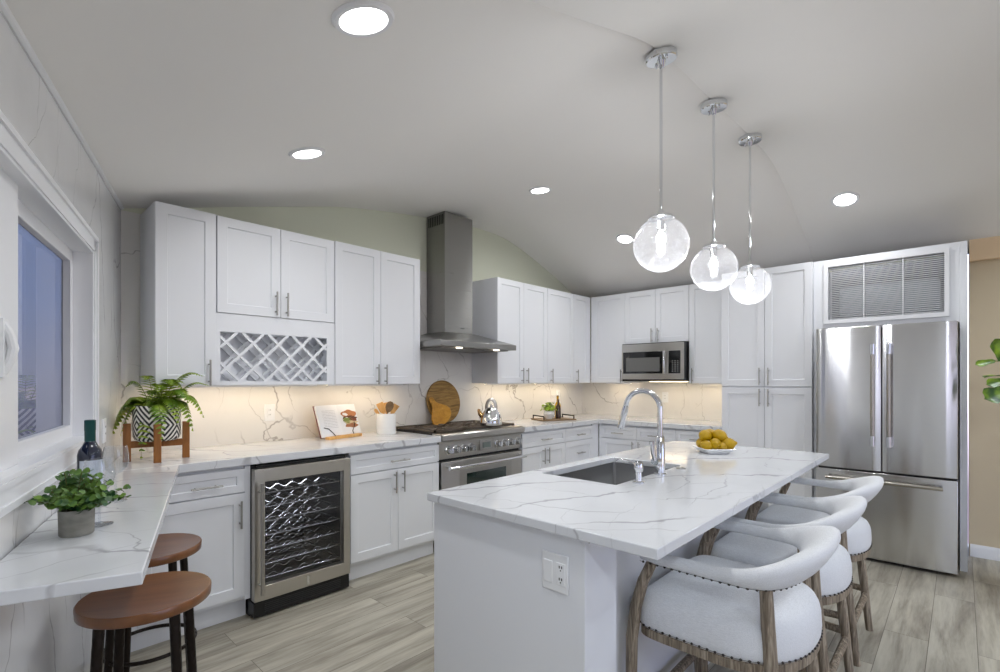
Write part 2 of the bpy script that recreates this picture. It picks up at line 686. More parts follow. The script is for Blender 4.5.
def text_page():
    m = mat('printed_page', srgb(226, 227, 230), 0.8)
    n = N(m)
    sp = n.new('ShaderNodeSeparateXYZ')
    n.link(n.new('ShaderNodeTexCoord').outputs['Object'], sp.inputs[0])
    row = n.math('LESS_THAN', n.math('FRACT', n.math('MULTIPLY', sp.outputs[2], 90)), 0.4)
    gap = n.math('GREATER_THAN', n.noise(n.pos((160, 1, 90), obj=True), 1.0, 1), 0.42)
    inx = n.math('MULTIPLY', n.math('GREATER_THAN', sp.outputs[0], -0.15), n.math('LESS_THAN', sp.outputs[0], -0.03))
    inz = n.math('MULTIPLY', n.math('GREATER_THAN', sp.outputs[2], 0.075), n.math('LESS_THAN', sp.outputs[2], 0.21))
    f = n.math('MULTIPLY', n.math('MULTIPLY', row, gap), n.math('MULTIPLY', inx, inz))
    n.base(n.mix(n.math('MULTIPLY', f, 0.35), srgb(226, 227, 230), srgb(120, 122, 128)))
    return m


M_text = text_page()

# ------------------------------------------------------------------ room geometry
PROF = [(-1.9, 1.83), (-0.6, 2.115), (0.05, 2.242), (.3, 2.29), (.6, 2.34), (1.2, 2.50), (1.7, 2.63), (2.0, 2.705), (2.4, 2.77), (2.8, 2.82),
        (3.15, 2.855), (3.5, 2.872), (3.85, 2.86), (4.16, 2.79), (4.5, 2.68), (4.98, 2.50), (5.22, 2.38), (5.42, 2.345)]


def hz(x):
    p = PROF
    if x <= p[0][0]:
        return p[0][1]
    for i in range(len(p) - 1):
        if x <= p[i + 1][0]:
            x0, z0 = p[i]
            x1, z1 = p[i + 1]
            sl = lambda j: ((p[min(j + 1, len(p) - 1)][1] - p[max(j - 1, 0)][1]) / (p[min(j + 1, len(p) - 1)][0] - p[max(j - 1, 0)][0]))
            t = (x - x0) / (x1 - x0)
            h = x1 - x0
            return ((2 * t ** 3 - 3 * t * t + 1) * z0 + (t ** 3 - 2 * t * t + t) * h * sl(i) + (-2 * t ** 3 + 3 * t * t) * z1 + (t ** 3 - t * t) * h * sl(i + 1))
    return p[-1][1]


def cz(x, y):
    return hz(x) + 0.062 * math.exp(-((x - 2.0) / 0.55) ** 2) * max(0.0, min(1.0, (3.3 - y) / 2.2))


YA = 3.55      # range wall
XB = 5.35      # refrigerator wall
YF = -3.2      # wall behind the camera
WA = R(16.34)  # the window wall is not square to the range wall
WDIR = Vector((math.sin(WA), math.cos(WA), 0))
WNRM = Vector((math.cos(WA), -math.sin(WA), 0))
WCOR = Vector((0.596, 3.55, 0))
# frame for the window wall: local x = outward (away from room), y = distance back from the corner, z up
MW = Matrix.Translation(WCOR) @ Matrix(((-WNRM.x, -WDIR.x, 0, 0), (-WNRM.y, -WDIR.y, 0, 0), (0, 0, 1, 0), (0, 0, 0, 1)))


def wx(y):
    return WCOR.x - (WCOR.y - y) * math.tan(WA)


mb = MB()
mb.box(-2.2, 5.6, -3.4, 3.75, -0.06, 0.0)
struct('floor', mb, M_floor)

mb = MB()
xs = [-1.9 + (5.42 + 1.9) * i / 90 for i in range(91)]
ys = [(-3.3, 0), (-1, 0), (0.2, 0), (0.952, 0), (0.97, 0.009), (0.988, 0)] + [(1.1 + 0.25 * k, 0) for k in range(9)] + [(3.3, 0), (3.6, 0)]
secs = []
for x in xs:
    secs.append([(x, y, cz(x, y) + d) for y, d in ys] + [(x, y, cz(x, y) + 0.08) for y, d in reversed(ys)])
mb.loft(secs)
struct('ceiling', mb, M_ceil)

# range wall, its painted part, its marble cladding
mb = MB()
pl = [(0.50, 0)] + [(5.5, 0)] + [(5.5, hz(5.42) + 0.04)] + [(x, hz(x) + 0.05) for x in reversed(xs) if x > 0.5] + [(0.50, hz(0.5) + 0.05)]
mb.loft([[(x, YA + 0.012, z) for x, z in pl], [(x, YA + 0.13, z) for x, z in pl]])
struct('wall_back', mb, M_sage)
mb = MB()
mb.box(0.5, XB, YA, YA + 0.012, 0.86, 2.325)
struct('trim_1', mb, M_marble_wall, label='white marble slab cladding behind the range')
mb = MB()
mb.box(XB + 0.012, XB + 0.13, -0.03, YA + 0.13, 0, 2.6)
struct('wall_right', mb, M_sage)
mb = MB()
mb.box(XB, XB + 0.012, 1.5, YA, 0.86, 1.75)
struct('trim_2', mb, M_marble_wall, label='white marble backsplash beside the pantry')
mb = MB()
mb.box(5.22, 5.5, YF, -0.045, 0, 2.7)
struct('wall_right_rear', mb, M_beige)
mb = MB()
mb.box(5.165, 5.22, YF, -0.045, 2.245, 2.43)  # shallow peach-coloured box standing proud of the wall
struct('trim_3', mb, M_peach, label='peach strip along the top of the beige wall')
mb = MB()
prof = [(0, 0), (0.016, 0), (0.016, 0.05), (0.013, 0.058), (0.013, 0.07), (0.008, 0.08), (0.004, 0.092), (0, 0.092)]
mb.loft([[(5.22 - a, y, z) for a, z in prof] for y in (YF, -0.05)])
struct('baseboard_right', mb, M_trim)


# window wall (left) with opening: s from .86 to 2.55, z 1.095 to 1.895
def wbox(mb, o0, o1, s0, s1, z0, z1):
    mb.box(o0, o1, s0, s1, z0, z1, MW)


S0, S1, Z0, Z1 = 0.86, 2.62, 1.095, 1.895
mb = MB()
HW = 2.75
wbox(mb, 0, 0.088, -0.05, S0, 0, HW)
A0, A1, B0, B1 = 4.0, 6.2, 0.85, 2.0      # unseen window added beside the camera to let in sky light
wbox(mb, 0, 0.088, S1, A0, 0, HW)
wbox(mb, 0, 0.088, A1, 7.1, 0, HW)
wbox(mb, 0, 0.088, A0, A1, 0, B0)
wbox(mb, 0, 0.088, A0, A1, B1, HW)
wbox(mb, 0, 0.088, S0, S1, 0, Z0)
wbox(mb, 0, 0.088, S0, S1, Z1, HW)
struct('wall_left', mb, M_marble_left)
# slim cove between window wall and ceiling
mb = MB()
pts = []
for i in range(30):
    s = 0.02 + i * 0.22
    p = MW @ Vector((-0.006, s, 0))
    pts.append((p.x, p.y, hz(p.x) - 0.006))
mb.tube(pts, 0.011, 8)
struct('trim_4', mb, M_trim, label='thin white bead along the ceiling edge')
# casing: moulded picture frame
mb = MB()
for k, (w0, w1, th) in enumerate(((0.0, 0.072, 0.010), (0.054, 0.072, 0.017), (0.0, 0.014, 0.014))):
    wbox(mb, -th, 0.0, S0 - w1, S0 - w0, Z0 - w1, Z1 + w1)
    wbox(mb, -th, 0.0, S1 + w0, S1 + w1, Z0 - w1, Z1 + w1)
    wbox(mb, -th, 0.0, S0 - w1, S1 + w1, Z1 + w0, Z1 + w1)
    wbox(mb, -th, 0.0, S0 - w1, S1 + w1, Z0 - w1, Z0 - w0)
struct('trim_5', mb, M_trim, bevel=0.003, label='white moulded window casing')
win = bpy.data.objects.new('window_1', None)
COL.objects.link(win)
win['kind'] = 'structure'
mb = MB()   # reveal lining + outer frame
wbox(mb, -0.010, 0.086, S0 - 0.001, S0 + 0.010, Z0, Z1)
wbox(mb, -0.010, 0.086, S1 - 0.010, S1 + 0.001, Z0, Z1)
wbox(mb, -0.010, 0.086, S0, S1, Z1 - 0.010, Z1 + 0.001)
wbox(mb, -0.010, 0.086, S0, S1, Z0 - 0.001, Z0 + 0.012)
obj('window_lining', mb, M_trim, win, 0.002)


def sash(o0, o1, s0, s1, st, hd):
    mb = MB()
    wbox(mb, o0, o1, s0, s0 + st, Z0 + 0.012, Z1 - 0.010)
    wbox(mb, o0, o1, s1 - st, s1, Z0 + 0.012, Z1 - 0.010)
    wbox(mb, o0, o1, s0 + st, s1 - st, Z1 - 0.010 - hd, Z1 - 0.010)
    wbox(mb, o0, o1, s0 + st, s1 - st, Z0 + 0.012, Z0 + 0.012 + hd)
    fr = obj('sash', mb, M_trim, win, 0.003)
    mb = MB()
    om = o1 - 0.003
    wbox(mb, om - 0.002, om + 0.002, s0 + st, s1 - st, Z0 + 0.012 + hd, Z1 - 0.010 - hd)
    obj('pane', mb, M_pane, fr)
    return fr


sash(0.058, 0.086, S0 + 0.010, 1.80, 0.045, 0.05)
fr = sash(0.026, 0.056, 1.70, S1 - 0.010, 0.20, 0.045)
mb = MB()
pts = [MW @ Vector((0.026 - 0.022 * math.sin(PI * t), 1.83, 1.36 + 0.13 * t)) for t in (0, .12, .25, .5, .75, .88, 1)]
mb.tube(pts, 0.011, 10)
wbox(mb, 0.018, 0.028, 1.81, 1.85, 1.35, 1.50)
obj('sash_handle', mb, M_whitepl, fr)

win3 = bpy.data.objects.new('added_window', None)  # unseen window, added for blue light on the island
COL.objects.link(win3)
win3['kind'] = 'structure'
mb = MB()
for a, b in ((A0, A0 + 0.06), (A1 - 0.06, A1), ((A0 + A1) / 2 - 0.03, (A0 + A1) / 2 + 0.03)):
    wbox(mb, 0.02, 0.07, a, b, B0, B1)
wbox(mb, 0.021, 0.069, A0, A1, B1 - 0.06, B1)
wbox(mb, 0.021, 0.069, A0, A1, B0, B0 + 0.06)
f3 = obj('window_frame', mb, M_trim, win3)
mb = MB()
wbox(mb, 0.043, 0.047, A0 + 0.06, A1 - 0.06, B0 + 0.06, B1 - 0.06)
obj('pane', mb, M_clearpane, f3)

# wall behind the camera with an unseen glazed door added to let sky light in
mb = MB()
mb.box(-2.0, 0.6, YF - 0.12, YF, 0, 2.95)
mb.box(3.6, 5.5, YF - 0.12, YF, 0, 2.95)
mb.box(0.6, 3.6, YF - 0.12, YF, 2.12, 2.95)
struct('wall_front', mb, M_beige)
win2 = bpy.data.objects.new('added_glazed_door', None)
COL.objects.link(win2)
win2['kind'] = 'structure'
mb = MB()
for x in (0.6, 2.06, 3.54):
    mb.box(x, x + 0.06, YF - 0.09, YF - 0.03, 0, 2.12)
mb.box(0.6, 3.6, YF - 0.09, YF - 0.03, 2.05, 2.12)
mb.box(0.6, 3.6, YF - 0.09, YF - 0.03, 0, 0.08)
f2 = obj('window_frame', mb, M_trim, win2)
mb = MB()
mb.box(0.66, 3.54, YF - 0.062, YF - 0.058, 0.08, 2.05)
obj('pane', mb, M_clearpane, f2)


# ------------------------------------------------------------------ cabinet kit (local: x along the run, y into the wall, z up)
def shaker(mb, x0, x1, z0, z1, y0=0.0, rail=0.056, th=0.02, rec=0.009):
    g = 0.0016
    x0 += g; x1 -= g; z0 += g; z1 -= g
    rail = min(rail, (z1 - z0) * 0.3, (x1 - x0) * 0.3)
    o = [(x0, z0), (x1, z0), (x1, z1), (x0, z1)]
    i = [(x0 + rail, z0 + rail), (x1 - rail, z0 + rail), (x1 - rail, z1 - rail), (x0 + rail, z1 - rail)]
    j = [(a + (0.003 if k in (0, 3) else -0.003), b + (0.003 if k in (0, 1) else -0.003)) for k, (a, b) in enumerate(i)]
    V = lambda pts, y: [mb.bm.verts.new((a, y, b)) for a, b in pts]
    vo, vi, vj, vb = V(o, y0), V(i, y0), V(j, y0 + rec), V(o, y0 + th)
    for k in range(4):
        l = (k + 1) % 4
        mb.face([vo[k], vo[l], vi[l], vi[k]])
        mb.face([vi[k], vi[l], vj[l], vj[k]])
        mb.face([vb[k], vb[l], vo[l], vo[k]])
    mb.face(vj)
    mb.face(list(reversed(vb)))
    return mb


def pull(parent, x, z, L=0.15, vert=True, r=0.0055, off=0.032, m=None):
    mb = MB()
    h = L / 2
    if vert:
        mb.tube([(x, -off, z - h), (x, -off, z + h)], r, 10)
        for d in (-h * 0.66, h * 0.66):
            mb.tube([(x, -off, z + d), (x, 0.002, z + d)], r * 0.8, 8)
    else:
        mb.tube([(x - h, -off, z), (x + h, -off, z)], r, 10)
        for d in (-h * 0.66, h * 0.66):
            mb.tube([(x + d, -off, z), (x + d, 0.002, z)], r * 0.8, 8)
    return obj('handle', mb, m or M_nickel, parent)


def door(root, x0, x1, z0, z1, hx=None, hz_=None, kind='door', L=0.15):
    o = obj(kind, shaker(MB(), x0, x1, z0, z1), M_cab, root, 0.0012)
    if hx is not None:
        pull(o, hx, hz_, L, kind == 'door')
    return o


def cabinet(name, label, loc, rz, w, d, z0, z1, cat='cabinet', toe=0.0, recess=0.07, group=None, body=True, hollow=None):
    t = thing(name, label, cat, loc, rz, group)
    if body:
        mb = MB()
        e = 0.0008
        if hollow:      # open box over the given z range
            za, zb = hollow
            mb.box(e, w - e, 0.02, d, zb, z1)
            mb.box(e, 0.02, 0.02, d, z0, zb)
            mb.box(w - 0.02, w - e, 0.02, d, z0, zb)
            mb.box(0.02, w - 0.02, 0.165, d, z0, zb)
            mb.box(0.02, w - 0.02, 0.02, 0.165, z0, za)
        else:
            mb.box(e, w - e, 0.02, d, z0 + toe, z1)
        obj('body', mb, M_cab, t, 0.0012)
    if toe:
        mb = MB()
        mb.box(0.001, w - 0.001, recess, d, 0.0, toe)
        obj('toe_kick', mb, M_cab, t)
    return t


UZ0, UZ1 = 1.312, 2.318
UG = None
RB = -PI / 2
# --- upper cabinets, range wall
t = cabinet('upper_cabinet', 'narrow white upper cabinet with one door, left end of the range wall above the fern', (0.686, 3.20, 0), 0, 0.302, 0.345, UZ0, UZ1)
door(t, 0, 0.302, UZ0, UZ1, 0.262, 1.385)
t = cabinet('upper_cabinet', 'white upper cabinet with two short doors above a lattice wine rack', (0.988, 3.20, 0), 0, 0.753, 0.345, UZ0, UZ1, hollow=(1.337, 1.632))
door(t, 0.004, 0.3765, 1.742, UZ1 - 0.004, 0.342, 1.828)
door(t, 0.3765, 0.749, 1.742, UZ1 - 0.004, 0.411, 1.828)
mb = MB()
mb.box(0, 0.753, 0.006, 0.0205, 1.632, 1.740)
mb.box(0, 0.753, 0.006, 0.0205, UZ0, 1.337)
mb.box(0, 0.024, 0.006, 0.0205, 1.337, 1.632)
mb.box(0.696, 0.753, 0.006, 0.0205, 1.337, 1.632)
obj('face_frame', mb, M_cab, t, 0.001)


def lattice(y, x0, x1, z0, z1, p, w, ph):
    mb = MB()
    for sgn in (1, -1):
        k = -12
        while k < 24:
            c = x0 + ph + k * p     # line x - c = sgn*(z - z0)
            k += 1
            ts = [0, z1 - z0]
            a, b = 0.0, z1 - z0
            # clip in x
            if sgn > 0:
                a = max(a, x0 - c); b = min(b, x1 - c)
            else:
                a = max(a, c - x1); b = min(b, c - x0)
            if b - a < 0.01:
                continue
            p0 = Vector((c + sgn * a, y, z0 + a)); p1 = Vector((c + sgn * b, y, z0 + b))
            d = (p1 - p0).normalized()
            n_ = Vector((d.z, 0, -d.x)) * (w / 2)
            dy = Vector((0, 0.012, 0))
            yo = Vector((0, 0.0 if sgn > 0 else 0.0004, 0))
            mb.loft([[q + n_ + yo, q - n_ + yo, q - n_ + dy + yo, q + n_ + dy + yo] for q in (p0, p1)])
    return mb


obj('wine_lattice', lattice(0.008, 0.024, 0.696, 1.337, 1.632, 0.155, 0.017, 0.11), M_cab, t)
obj('wine_lattice', lattice(0.135, 0.022, 0.73, 1.337, 1.632, 0.155, 0.017, 0.11), M_cab, t)
t = cabinet('upper_cabinet', 'tall two-door white upper cabinet between the wine rack and the range hood', (1.742, 3.20, 0), 0, 0.743, 0.345, UZ0, UZ1)
door(t, 0, 0.3715, UZ0, UZ1, 0.336, 1.385)
door(t, 0.3715, 0.743, UZ0, UZ1, 0.407, 1.385)
t = cabinet('upper_cabinet', 'two-door white upper cabinet right of the range hood', (3.396, 3.20, 0), 0, 0.772, 0.345, UZ0, UZ1)
door(t, 0, 0.386, UZ0, UZ1, 0.348, 1.388)
door(t, 0.386, 0.772, UZ0, UZ1, 0.424, 1.388)
t = cabinet('upper_cabinet', 'single-door white upper cabinet above the serving tray', (4.169, 3.20, 0), 0, 0.48, 0.345, UZ0, UZ1)
door(t, 0, 0.48, UZ0, UZ1, 0.055, 1.388)
t = cabinet('upper_cabinet', 'white corner upper cabinet where the two kitchen walls meet', (4.650, 3.20, 0), 0, 0.349, 0.345, UZ0, UZ1)
door(t, 0, 0.30, UZ0, UZ1, 0.05, 1.388)
mb = MB(); mb.box(0.30, 0.349, 0.004, 0.0205, UZ0, UZ1); obj('filler_strip', mb, M_cab, t)
# --- upper cabinets, refrigerator wall
t = cabinet('upper_cabinet', 'single-door white upper cabinet left of the microwave', (5.0, 3.195, 0), RB, 0.443, 0.345, UZ0, UZ1)
mb = MB(); mb.box(0, 0.045, 0.004, 0.0205, UZ0, UZ1); obj('filler_strip', mb, M_cab, t)
door(t, 0.045, 0.443, UZ0, UZ1, 0.405, 1.388)
t = cabinet('upper_cabinet', 'short two-door white cabinet directly above the microwave', (5.0, 2.751, 0), RB, 0.72, 0.345, 1.742, UZ1)
door(t, 0, 0.36, 1.742, UZ1, 0.325, 1.82)
door(t, 0.36, 0.72, 1.742, UZ1, 0.395, 1.82)
t = cabinet('upper_cabinet', 'single-door white upper cabinet between the microwave and the tall pantry', (5.0, 2.030, 0), RB, 0.412, 0.345, UZ0, UZ1)
door(t, 0, 0.412, UZ0, UZ1, 0.04, 1.388)
# --- pantry
PW = 1.613 - 0.893
t = cabinet('pantry_cabinet', 'tall white four-door pantry cabinet left of the refrigerator', (4.72, 1.613, 0), RB, PW, 0.625, 0, UZ1, toe=0.115)
for a, b, hx in ((0, PW / 2, PW / 2 - 0.035), (PW / 2, PW, PW / 2 + 0.035)):
    door(t, a, b, 1.287, UZ1, hx, 1.375)
    door(t, a, b, 0.115, 1.279, hx, 1.19)
# --- refrigerator surround
t = thing('refrigerator_surround', 'white built-in panel frame around the steel refrigerator', 'cabinet', (4.754, 0.892, 0), RB)
mb = MB(); mb.box(0, 0.022, 0, 0.59, 0.0, UZ1); obj('side_panel', mb, M_cab, t, 0.0012)
mb = MB(); mb.box(0.885, 0.925, 0, 0.59, 0.0, UZ1); obj('side_panel', mb, M_cab, t, 0.0012)
mb = MB(); mb.box(0.022, 0.885, 0.0, 0.02, 2.265, UZ1)
mb.box(0.022, 0.09, 0.0, 0.02, 1.752, 2.265)
mb.box(0.808, 0.885, 0.0, 0.02, 1.752, 2.265)
mb.box(0.09, 0.808, 0.0, 0.02, 1.752, 1.815)
mb.box(0.022, 0.885, 0.0202, 0.59, 1.752, 1.772)
obj('front_panel', mb, M_cab, t, 0.001)
mb = MB(); mb.box(0.022, 0.885, 0.575, 0.59, 0.0, UZ1); obj('back_panel', mb, M_cabin, t)
# louvred grille
t = thing('vent_grille', 'white louvred air vent grille above the refrigerator', 'vent', (4.752, 0.818, 0), RB)
gw, z0, z1 = 0.757, 1.797, 2.282
mb = MB()
for a in ((0, gw, z0, z0 + 0.032), (0, gw, z1 - 0.026, z1), (0, 0.030, z0 + 0.0321, z1 - 0.0261), (gw - 0.026, gw, z0 + 0.0321, z1 - 0.0261)):
    mb.box(a[0], a[1], -0.014, 0.0, a[2], a[3])
obj('frame', mb, M_trim, t)
mb = MB()
nl = 30
for i in range(nl):
    z = z0 + 0.036 + (z1 - z0 - 0.066) * i / (nl - 1)
    mb.loft([[(x, -0.008, z), (x, -0.006, z + 0.0012), (x, 0.010, z + 0.0100), (x, 0.010, z + 0.0085)] for x in (0.028, gw - 0.024)])
obj('louvers', mb, M_trim, t)
for x in (0.262, 0.498):
    mb = MB(); mb.box(x, x + 0.006, -0.010, -0.004, z0 + 0.03, z1 - 0.024); obj('divider', mb, M_trim, t)
mb = MB()
mb.box(0.03, gw - 0.03, 0.16, 0.165, z0 + 0.03, z1 - 0.03)
obj('backing_plate', mb, mat('vent_backing', srgb(120, 124, 132), 0.6), t)
mb = MB()
mb.box(0.09, gw - 0.05, 0.05, 0.155, z0 + 0.06, z0 + 0.30)
obj('air_unit', mb, mat('air_unit_grey', srgb(172, 177, 186), 0.5), t, 0.03)
t = None

# --- base cabinets, range wall (door faces at y = 2.925)
BZ0, BZ1, DZ = 0.115, 0.868, 0.715
DH = 0.775
x0 = wx(2.925) + 0.012
wd = 1.078 - x0
t = cabinet('base_cabinet', 'white base cabinet with drawer and door beside the wine cooler, behind the wooden stools', (x0, 2.925, 0), 0, wd, 0.60, 0, BZ1, toe=BZ0)
door(t, 0.13, wd - 0.03, DZ + 0.004, 0.850, (0.13 + wd - 0.03) / 2 + 0.05, DH, 'drawer', 0.15)
door(t, 0.13, wd - 0.03, BZ0 + 0.02, DZ, wd - 0.058, 0.60, 'door')
mb = MB(); mb.box(0, 0.13, 0.004, 0.0205, BZ0, BZ1); obj('filler_strip', mb, M_cab, t)
mb = MB(); mb.box(wd - 0.03, wd, 0.004, 0.0205, BZ0, BZ1); obj('filler_strip', mb, M_cab, t)
w = 2.452 - 1.70
t = cabinet('base_cabinet', 'white base cabinet with a wide drawer over two doors between wine cooler and range', (1.70, 2.925, 0), 0, w, 0.60, 0, BZ1, toe=BZ0)
door(t, 0, w, DZ + 0.004, 0.850, w / 2, DH, 'drawer', 0.16)
door(t, 0, w / 2, BZ0 + 0.02, DZ, w / 2 - 0.035, 0.625)
door(t, w / 2, w, BZ0 + 0.02, DZ, w / 2 + 0.035, 0.625)
w = 4.104 - 3.435
t = cabinet('base_cabinet', 'white base cabinet with a drawer over two doors right of the range', (3.435, 2.925, 0), 0, w, 0.60, 0, BZ1, toe=BZ0)
door(t, 0, w, DZ + 0.004, 0.850, w / 2, DH, 'drawer', 0.15)
door(t, 0, w / 2, BZ0 + 0.02, DZ, w / 2 - 0.035, 0.62)
door(t, w / 2, w, BZ0 + 0.02, DZ, w / 2 + 0.035, 0.62)
w = 4.735 - 4.106
t = cabinet('base_cabinet', 'white drawer base cabinet in the corner under the serving tray', (4.106, 2.925, 0), 0, w, 0.60, 0, BZ1, toe=BZ0)
dw = 0.505
door(t, 0, dw, DZ + 0.004, 0.850, dw / 2, DH, 'drawer', 0.13)
door(t, 0, dw, 0.43, DZ, dw / 2, 0.585, 'drawer', 0.13)
door(t, 0, dw, BZ0 + 0.02, 0.427, dw / 2, 0.285, 'drawer', 0.13)
mb = MB(); mb.box(dw, w, 0.004, 0.0205, BZ0, BZ1); obj('filler_strip', mb, M_cab, t)
# --- base cabinets, refrigerator wall (door faces at x = 4.73)
t = cabinet('base_cabinet', 'white base cabinet with two drawers over two doors seen behind the kitchen faucet', (4.735, 2.922, 0), RB, 0.87, 0.60, 0, BZ1, toe=BZ0)
mb = MB(); mb.box(0, 0.03, 0.004, 0.0205, BZ0, BZ1); obj('filler_strip', mb, M_cab, t)
door(t, 0.03, 0.45, DZ + 0.004, 0.850, 0.24, DH, 'drawer', 0.14)
door(t, 0.45, 0.87, DZ + 0.004, 0.850, 0.66, DH, 'drawer', 0.14)
door(t, 0.03, 0.45, BZ0 + 0.02, DZ, 0.415, 0.625)
door(t, 0.45, 0.87, BZ0 + 0.02, DZ, 0.485, 0.625)
w = 2.051 - 1.617
t = cabinet('base_cabinet', 'white base cabinet with one drawer next to the pantry, behind the lemons', (4.735, 2.051, 0), RB, w, 0.60, 0, BZ1, toe=BZ0)
door(t, 0, w, DZ + 0.004, 0.850, w / 2, DH, 'drawer', 0.14)
door(t, 0, w, BZ0 + 0.02, DZ, 0.04, 0.625)

# ------------------------------------------------------------------ countertops
CT = 0.914
mb = MB()
mb.prism([(wx(2.90) + 0.003, 2.90), (2.454, 2.90), (2.454, YA - 0.001), (wx(YA) + 0.004, YA - 0.001)], 0.869, CT)
tag(obj('countertop', mb, M_marble_top, None, 0.003), 'white marble countertop above the wine cooler, left of the range', 'countertop')
mb = MB()
mb.prism([(3.428, 2.90), (4.704, 2.90), (4.704, 1.615), (XB - 0.001, 1.615), (XB - 0.001, YA - 0.001), (3.428, YA - 0.001)], 0.869, CT)
tag(obj('countertop', mb, M_marble_top, None, 0.003), 'L-shaped white marble countertop in the corner right of the range', 'countertop')
mb = MB()
mb.prism([(0.264, 1.339), (0.7255, 2.898), (wx(2.898) + 0.003, 2.898), (-0.017, 1.444)], 0.884, CT)
tag(obj('bar_counter', mb, M_marble_top, None, 0.003), 'narrow white marble bar counter along the window wall', 'counter')

# ------------------------------------------------------------------ island
IX0, IX1, IY0, IY1 = 1.188, 3.414, 0.562, 1.488
SX0, SX1, SY0, SY1 = 1.80, 2.452, 1.033, 1.418
mb = MB()
gx, gy = [IX0, SX0, SX1, IX1], [IY0, SY0, SY1, IY1]
V = {}
for k, z in enumerate((0.884, CT)):
    for i in range(4):
        for j in range(4):
            V[i, j, k] = mb.bm.verts.new((gx[i], gy[j], z))
for i in range(3):
    for j in range(3):
        if (i, j) == (1, 1):
            continue
        for k in (0, 1):
            mb.face([V[i, j, k], V[i + 1, j, k], V[i + 1, j + 1, k], V[i, j + 1, k]])
ed = [((i, 0), (i + 1, 0)) for i in range(3)] + [((i, 3), (i + 1, 3)) for i in range(3)] + [((0, j), (0, j + 1)) for j in range(3)] + [((3, j), (3, j + 1)) for j in range(3)]
ed += [((1, 1), (2, 1)), ((2, 1), (2, 2)), ((2, 2), (1, 2)), ((1, 2), (1, 1))]
for a, b in ed:
    mb.face([V[a + (0,)], V[b + (0,)], V[b + (1,)], V[a + (1,)]])
tag(obj('island_countertop', mb, M_marble_top, None, 0.003), 'large white marble island countertop with a cut-out for the sink', 'countertop')
t = thing('kitchen_island', 'white panelled kitchen island base under the marble top', 'kitchen island', (0, 0, 0))
mb = MB()
mb.box(1.22, 1.24, 0.80, 1.485, 0, 0.874)
mb.box(1.24, 1.40, 0.80, 0.82, 0, 0.874)
mb.box(1.38, 1.40, 0.82, 0.89, 0, 0.874)
obj('end_panel', mb, M_cab, t, 0.0015)
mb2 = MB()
mb2.box(1.24, 1.262, 0.80, 1.47, 0.862, 0.8835)  # dark strip painted as the shade in the gap under the top
obj('gap_shade_strip', mb2, mat('gap_shade_grey', srgb(120, 118, 116), 0.7), t)
mb = MB()
mb.box(1.40, 3.36, 0.872, 0.89, 0, 0.874)
obj('seating_side_panel', mb, M_cab, t, 0.001)
mb = MB()
mb.box(3.36, 3.38, 0.872, 1.485, 0, 0.874)
obj('end_panel', mb, M_cab, t, 0.0015)
mb = MB(); mb.box(1.24, 3.36, 1.445, 1.463, 0.1, 0.884); obj('back_panel', mb, M_cab, t)
mb = MB(); mb.box(1.24, 3.36, 1.40, 1.415, 0.0, 0.1); obj('toe_kick', mb, M_cab, t)
dws = [1.24 + (3.36 - 1.24) * i / 4 for i in range(5)]
for i in range(4):
    mb = shaker(MB(), dws[i], dws[i + 1], 0.1, 0.87)
    for v in mb.bm.verts:
        v.co.y = 1.485 - v.co.y
    obj('door', mb, M_cab, t, 0.001)
# outlet plate on the island end panel
t = thing('outlet_plate', 'white double outlet plate with switch on the end of the island', 'outlet', (1.22, 0.905, 0.757))
mb = MB(); mb.box(-0.006, 0, -0.049, 0.049, -0.058, 0.058); obj('cover_plate', mb, M_whitepl, t, 0.003)
mb = MB(); mb.box(-0.0085, -0.005, 0.008, 0.040, -0.034, 0.034); obj('rocker_switch', mb, M_whitepl, t, 0.002)
mb = MB(); mb.box(-0.0085, -0.005, -0.040, -0.008, -0.034, 0.034); so = obj('socket', mb, M_whitepl, t, 0.002)
mb = MB()
for zc in (-0.018, 0.018):
    mb.box(-0.0092, -0.0084, -0.030, -0.027, zc, zc + 0.008)
    mb.box(-0.0092, -0.0084, -0.021, -0.018, zc, zc + 0.008)
    mb.box(-0.0092, -0.0084, -0.0255, -0.0225, zc - 0.008, zc - 0.004)
obj('slots', mb, M_dark, so)
# sink
t = thing('sink', 'undermount stainless steel sink set in the island countertop', 'sink', ((SX0 + SX1) / 2, (SY0 + SY1) / 2, 0.66))
hx_, hy_ = (SX1 - SX0) / 2, (SY1 - SY0) / 2


def rrect(hx, hy, r, z, n=5):
    pts = []
    for cx, cy, a0 in ((hx - r, hy - r, 0), (-hx + r, hy - r, 90), (-hx + r, -hy + r, 180), (hx - r, -hy + r, 270)):
        for k in range(n + 1):
            a = R(a0 + 90 * k / n)
            pts.append((cx + r * math.cos(a), cy + r * math.sin(a), z))
    return pts


mb = MB()
mb.loft([rrect(hx_ + 0.02, hy_ + 0.02, 0.02, 0.2235), rrect(hx_ + 0.002, hy_ + 0.002, 0.016, 0.2235), rrect(hx_ - 0.002, hy_ - 0.002, 0.016, 0.03),
         rrect(hx_ - 0.02, hy_ - 0.02, 0.02, 0.012), rrect(0.05, 0.05, 0.045, 0.006)], cap=False)
b2 = rrect(0.05, 0.05, 0.045, 0.006)
mb.face([mb.bm.verts.new(p) for p in b2])
obj('basin', mb, M_sink, t, sharp=50)
mb = MB(); mb.lathe([(0.042, 0.007), (0.042, 0.010), (0.030, 0.010), (0.026, 0.006)], 24); obj('drain', mb, M_chrome, t)
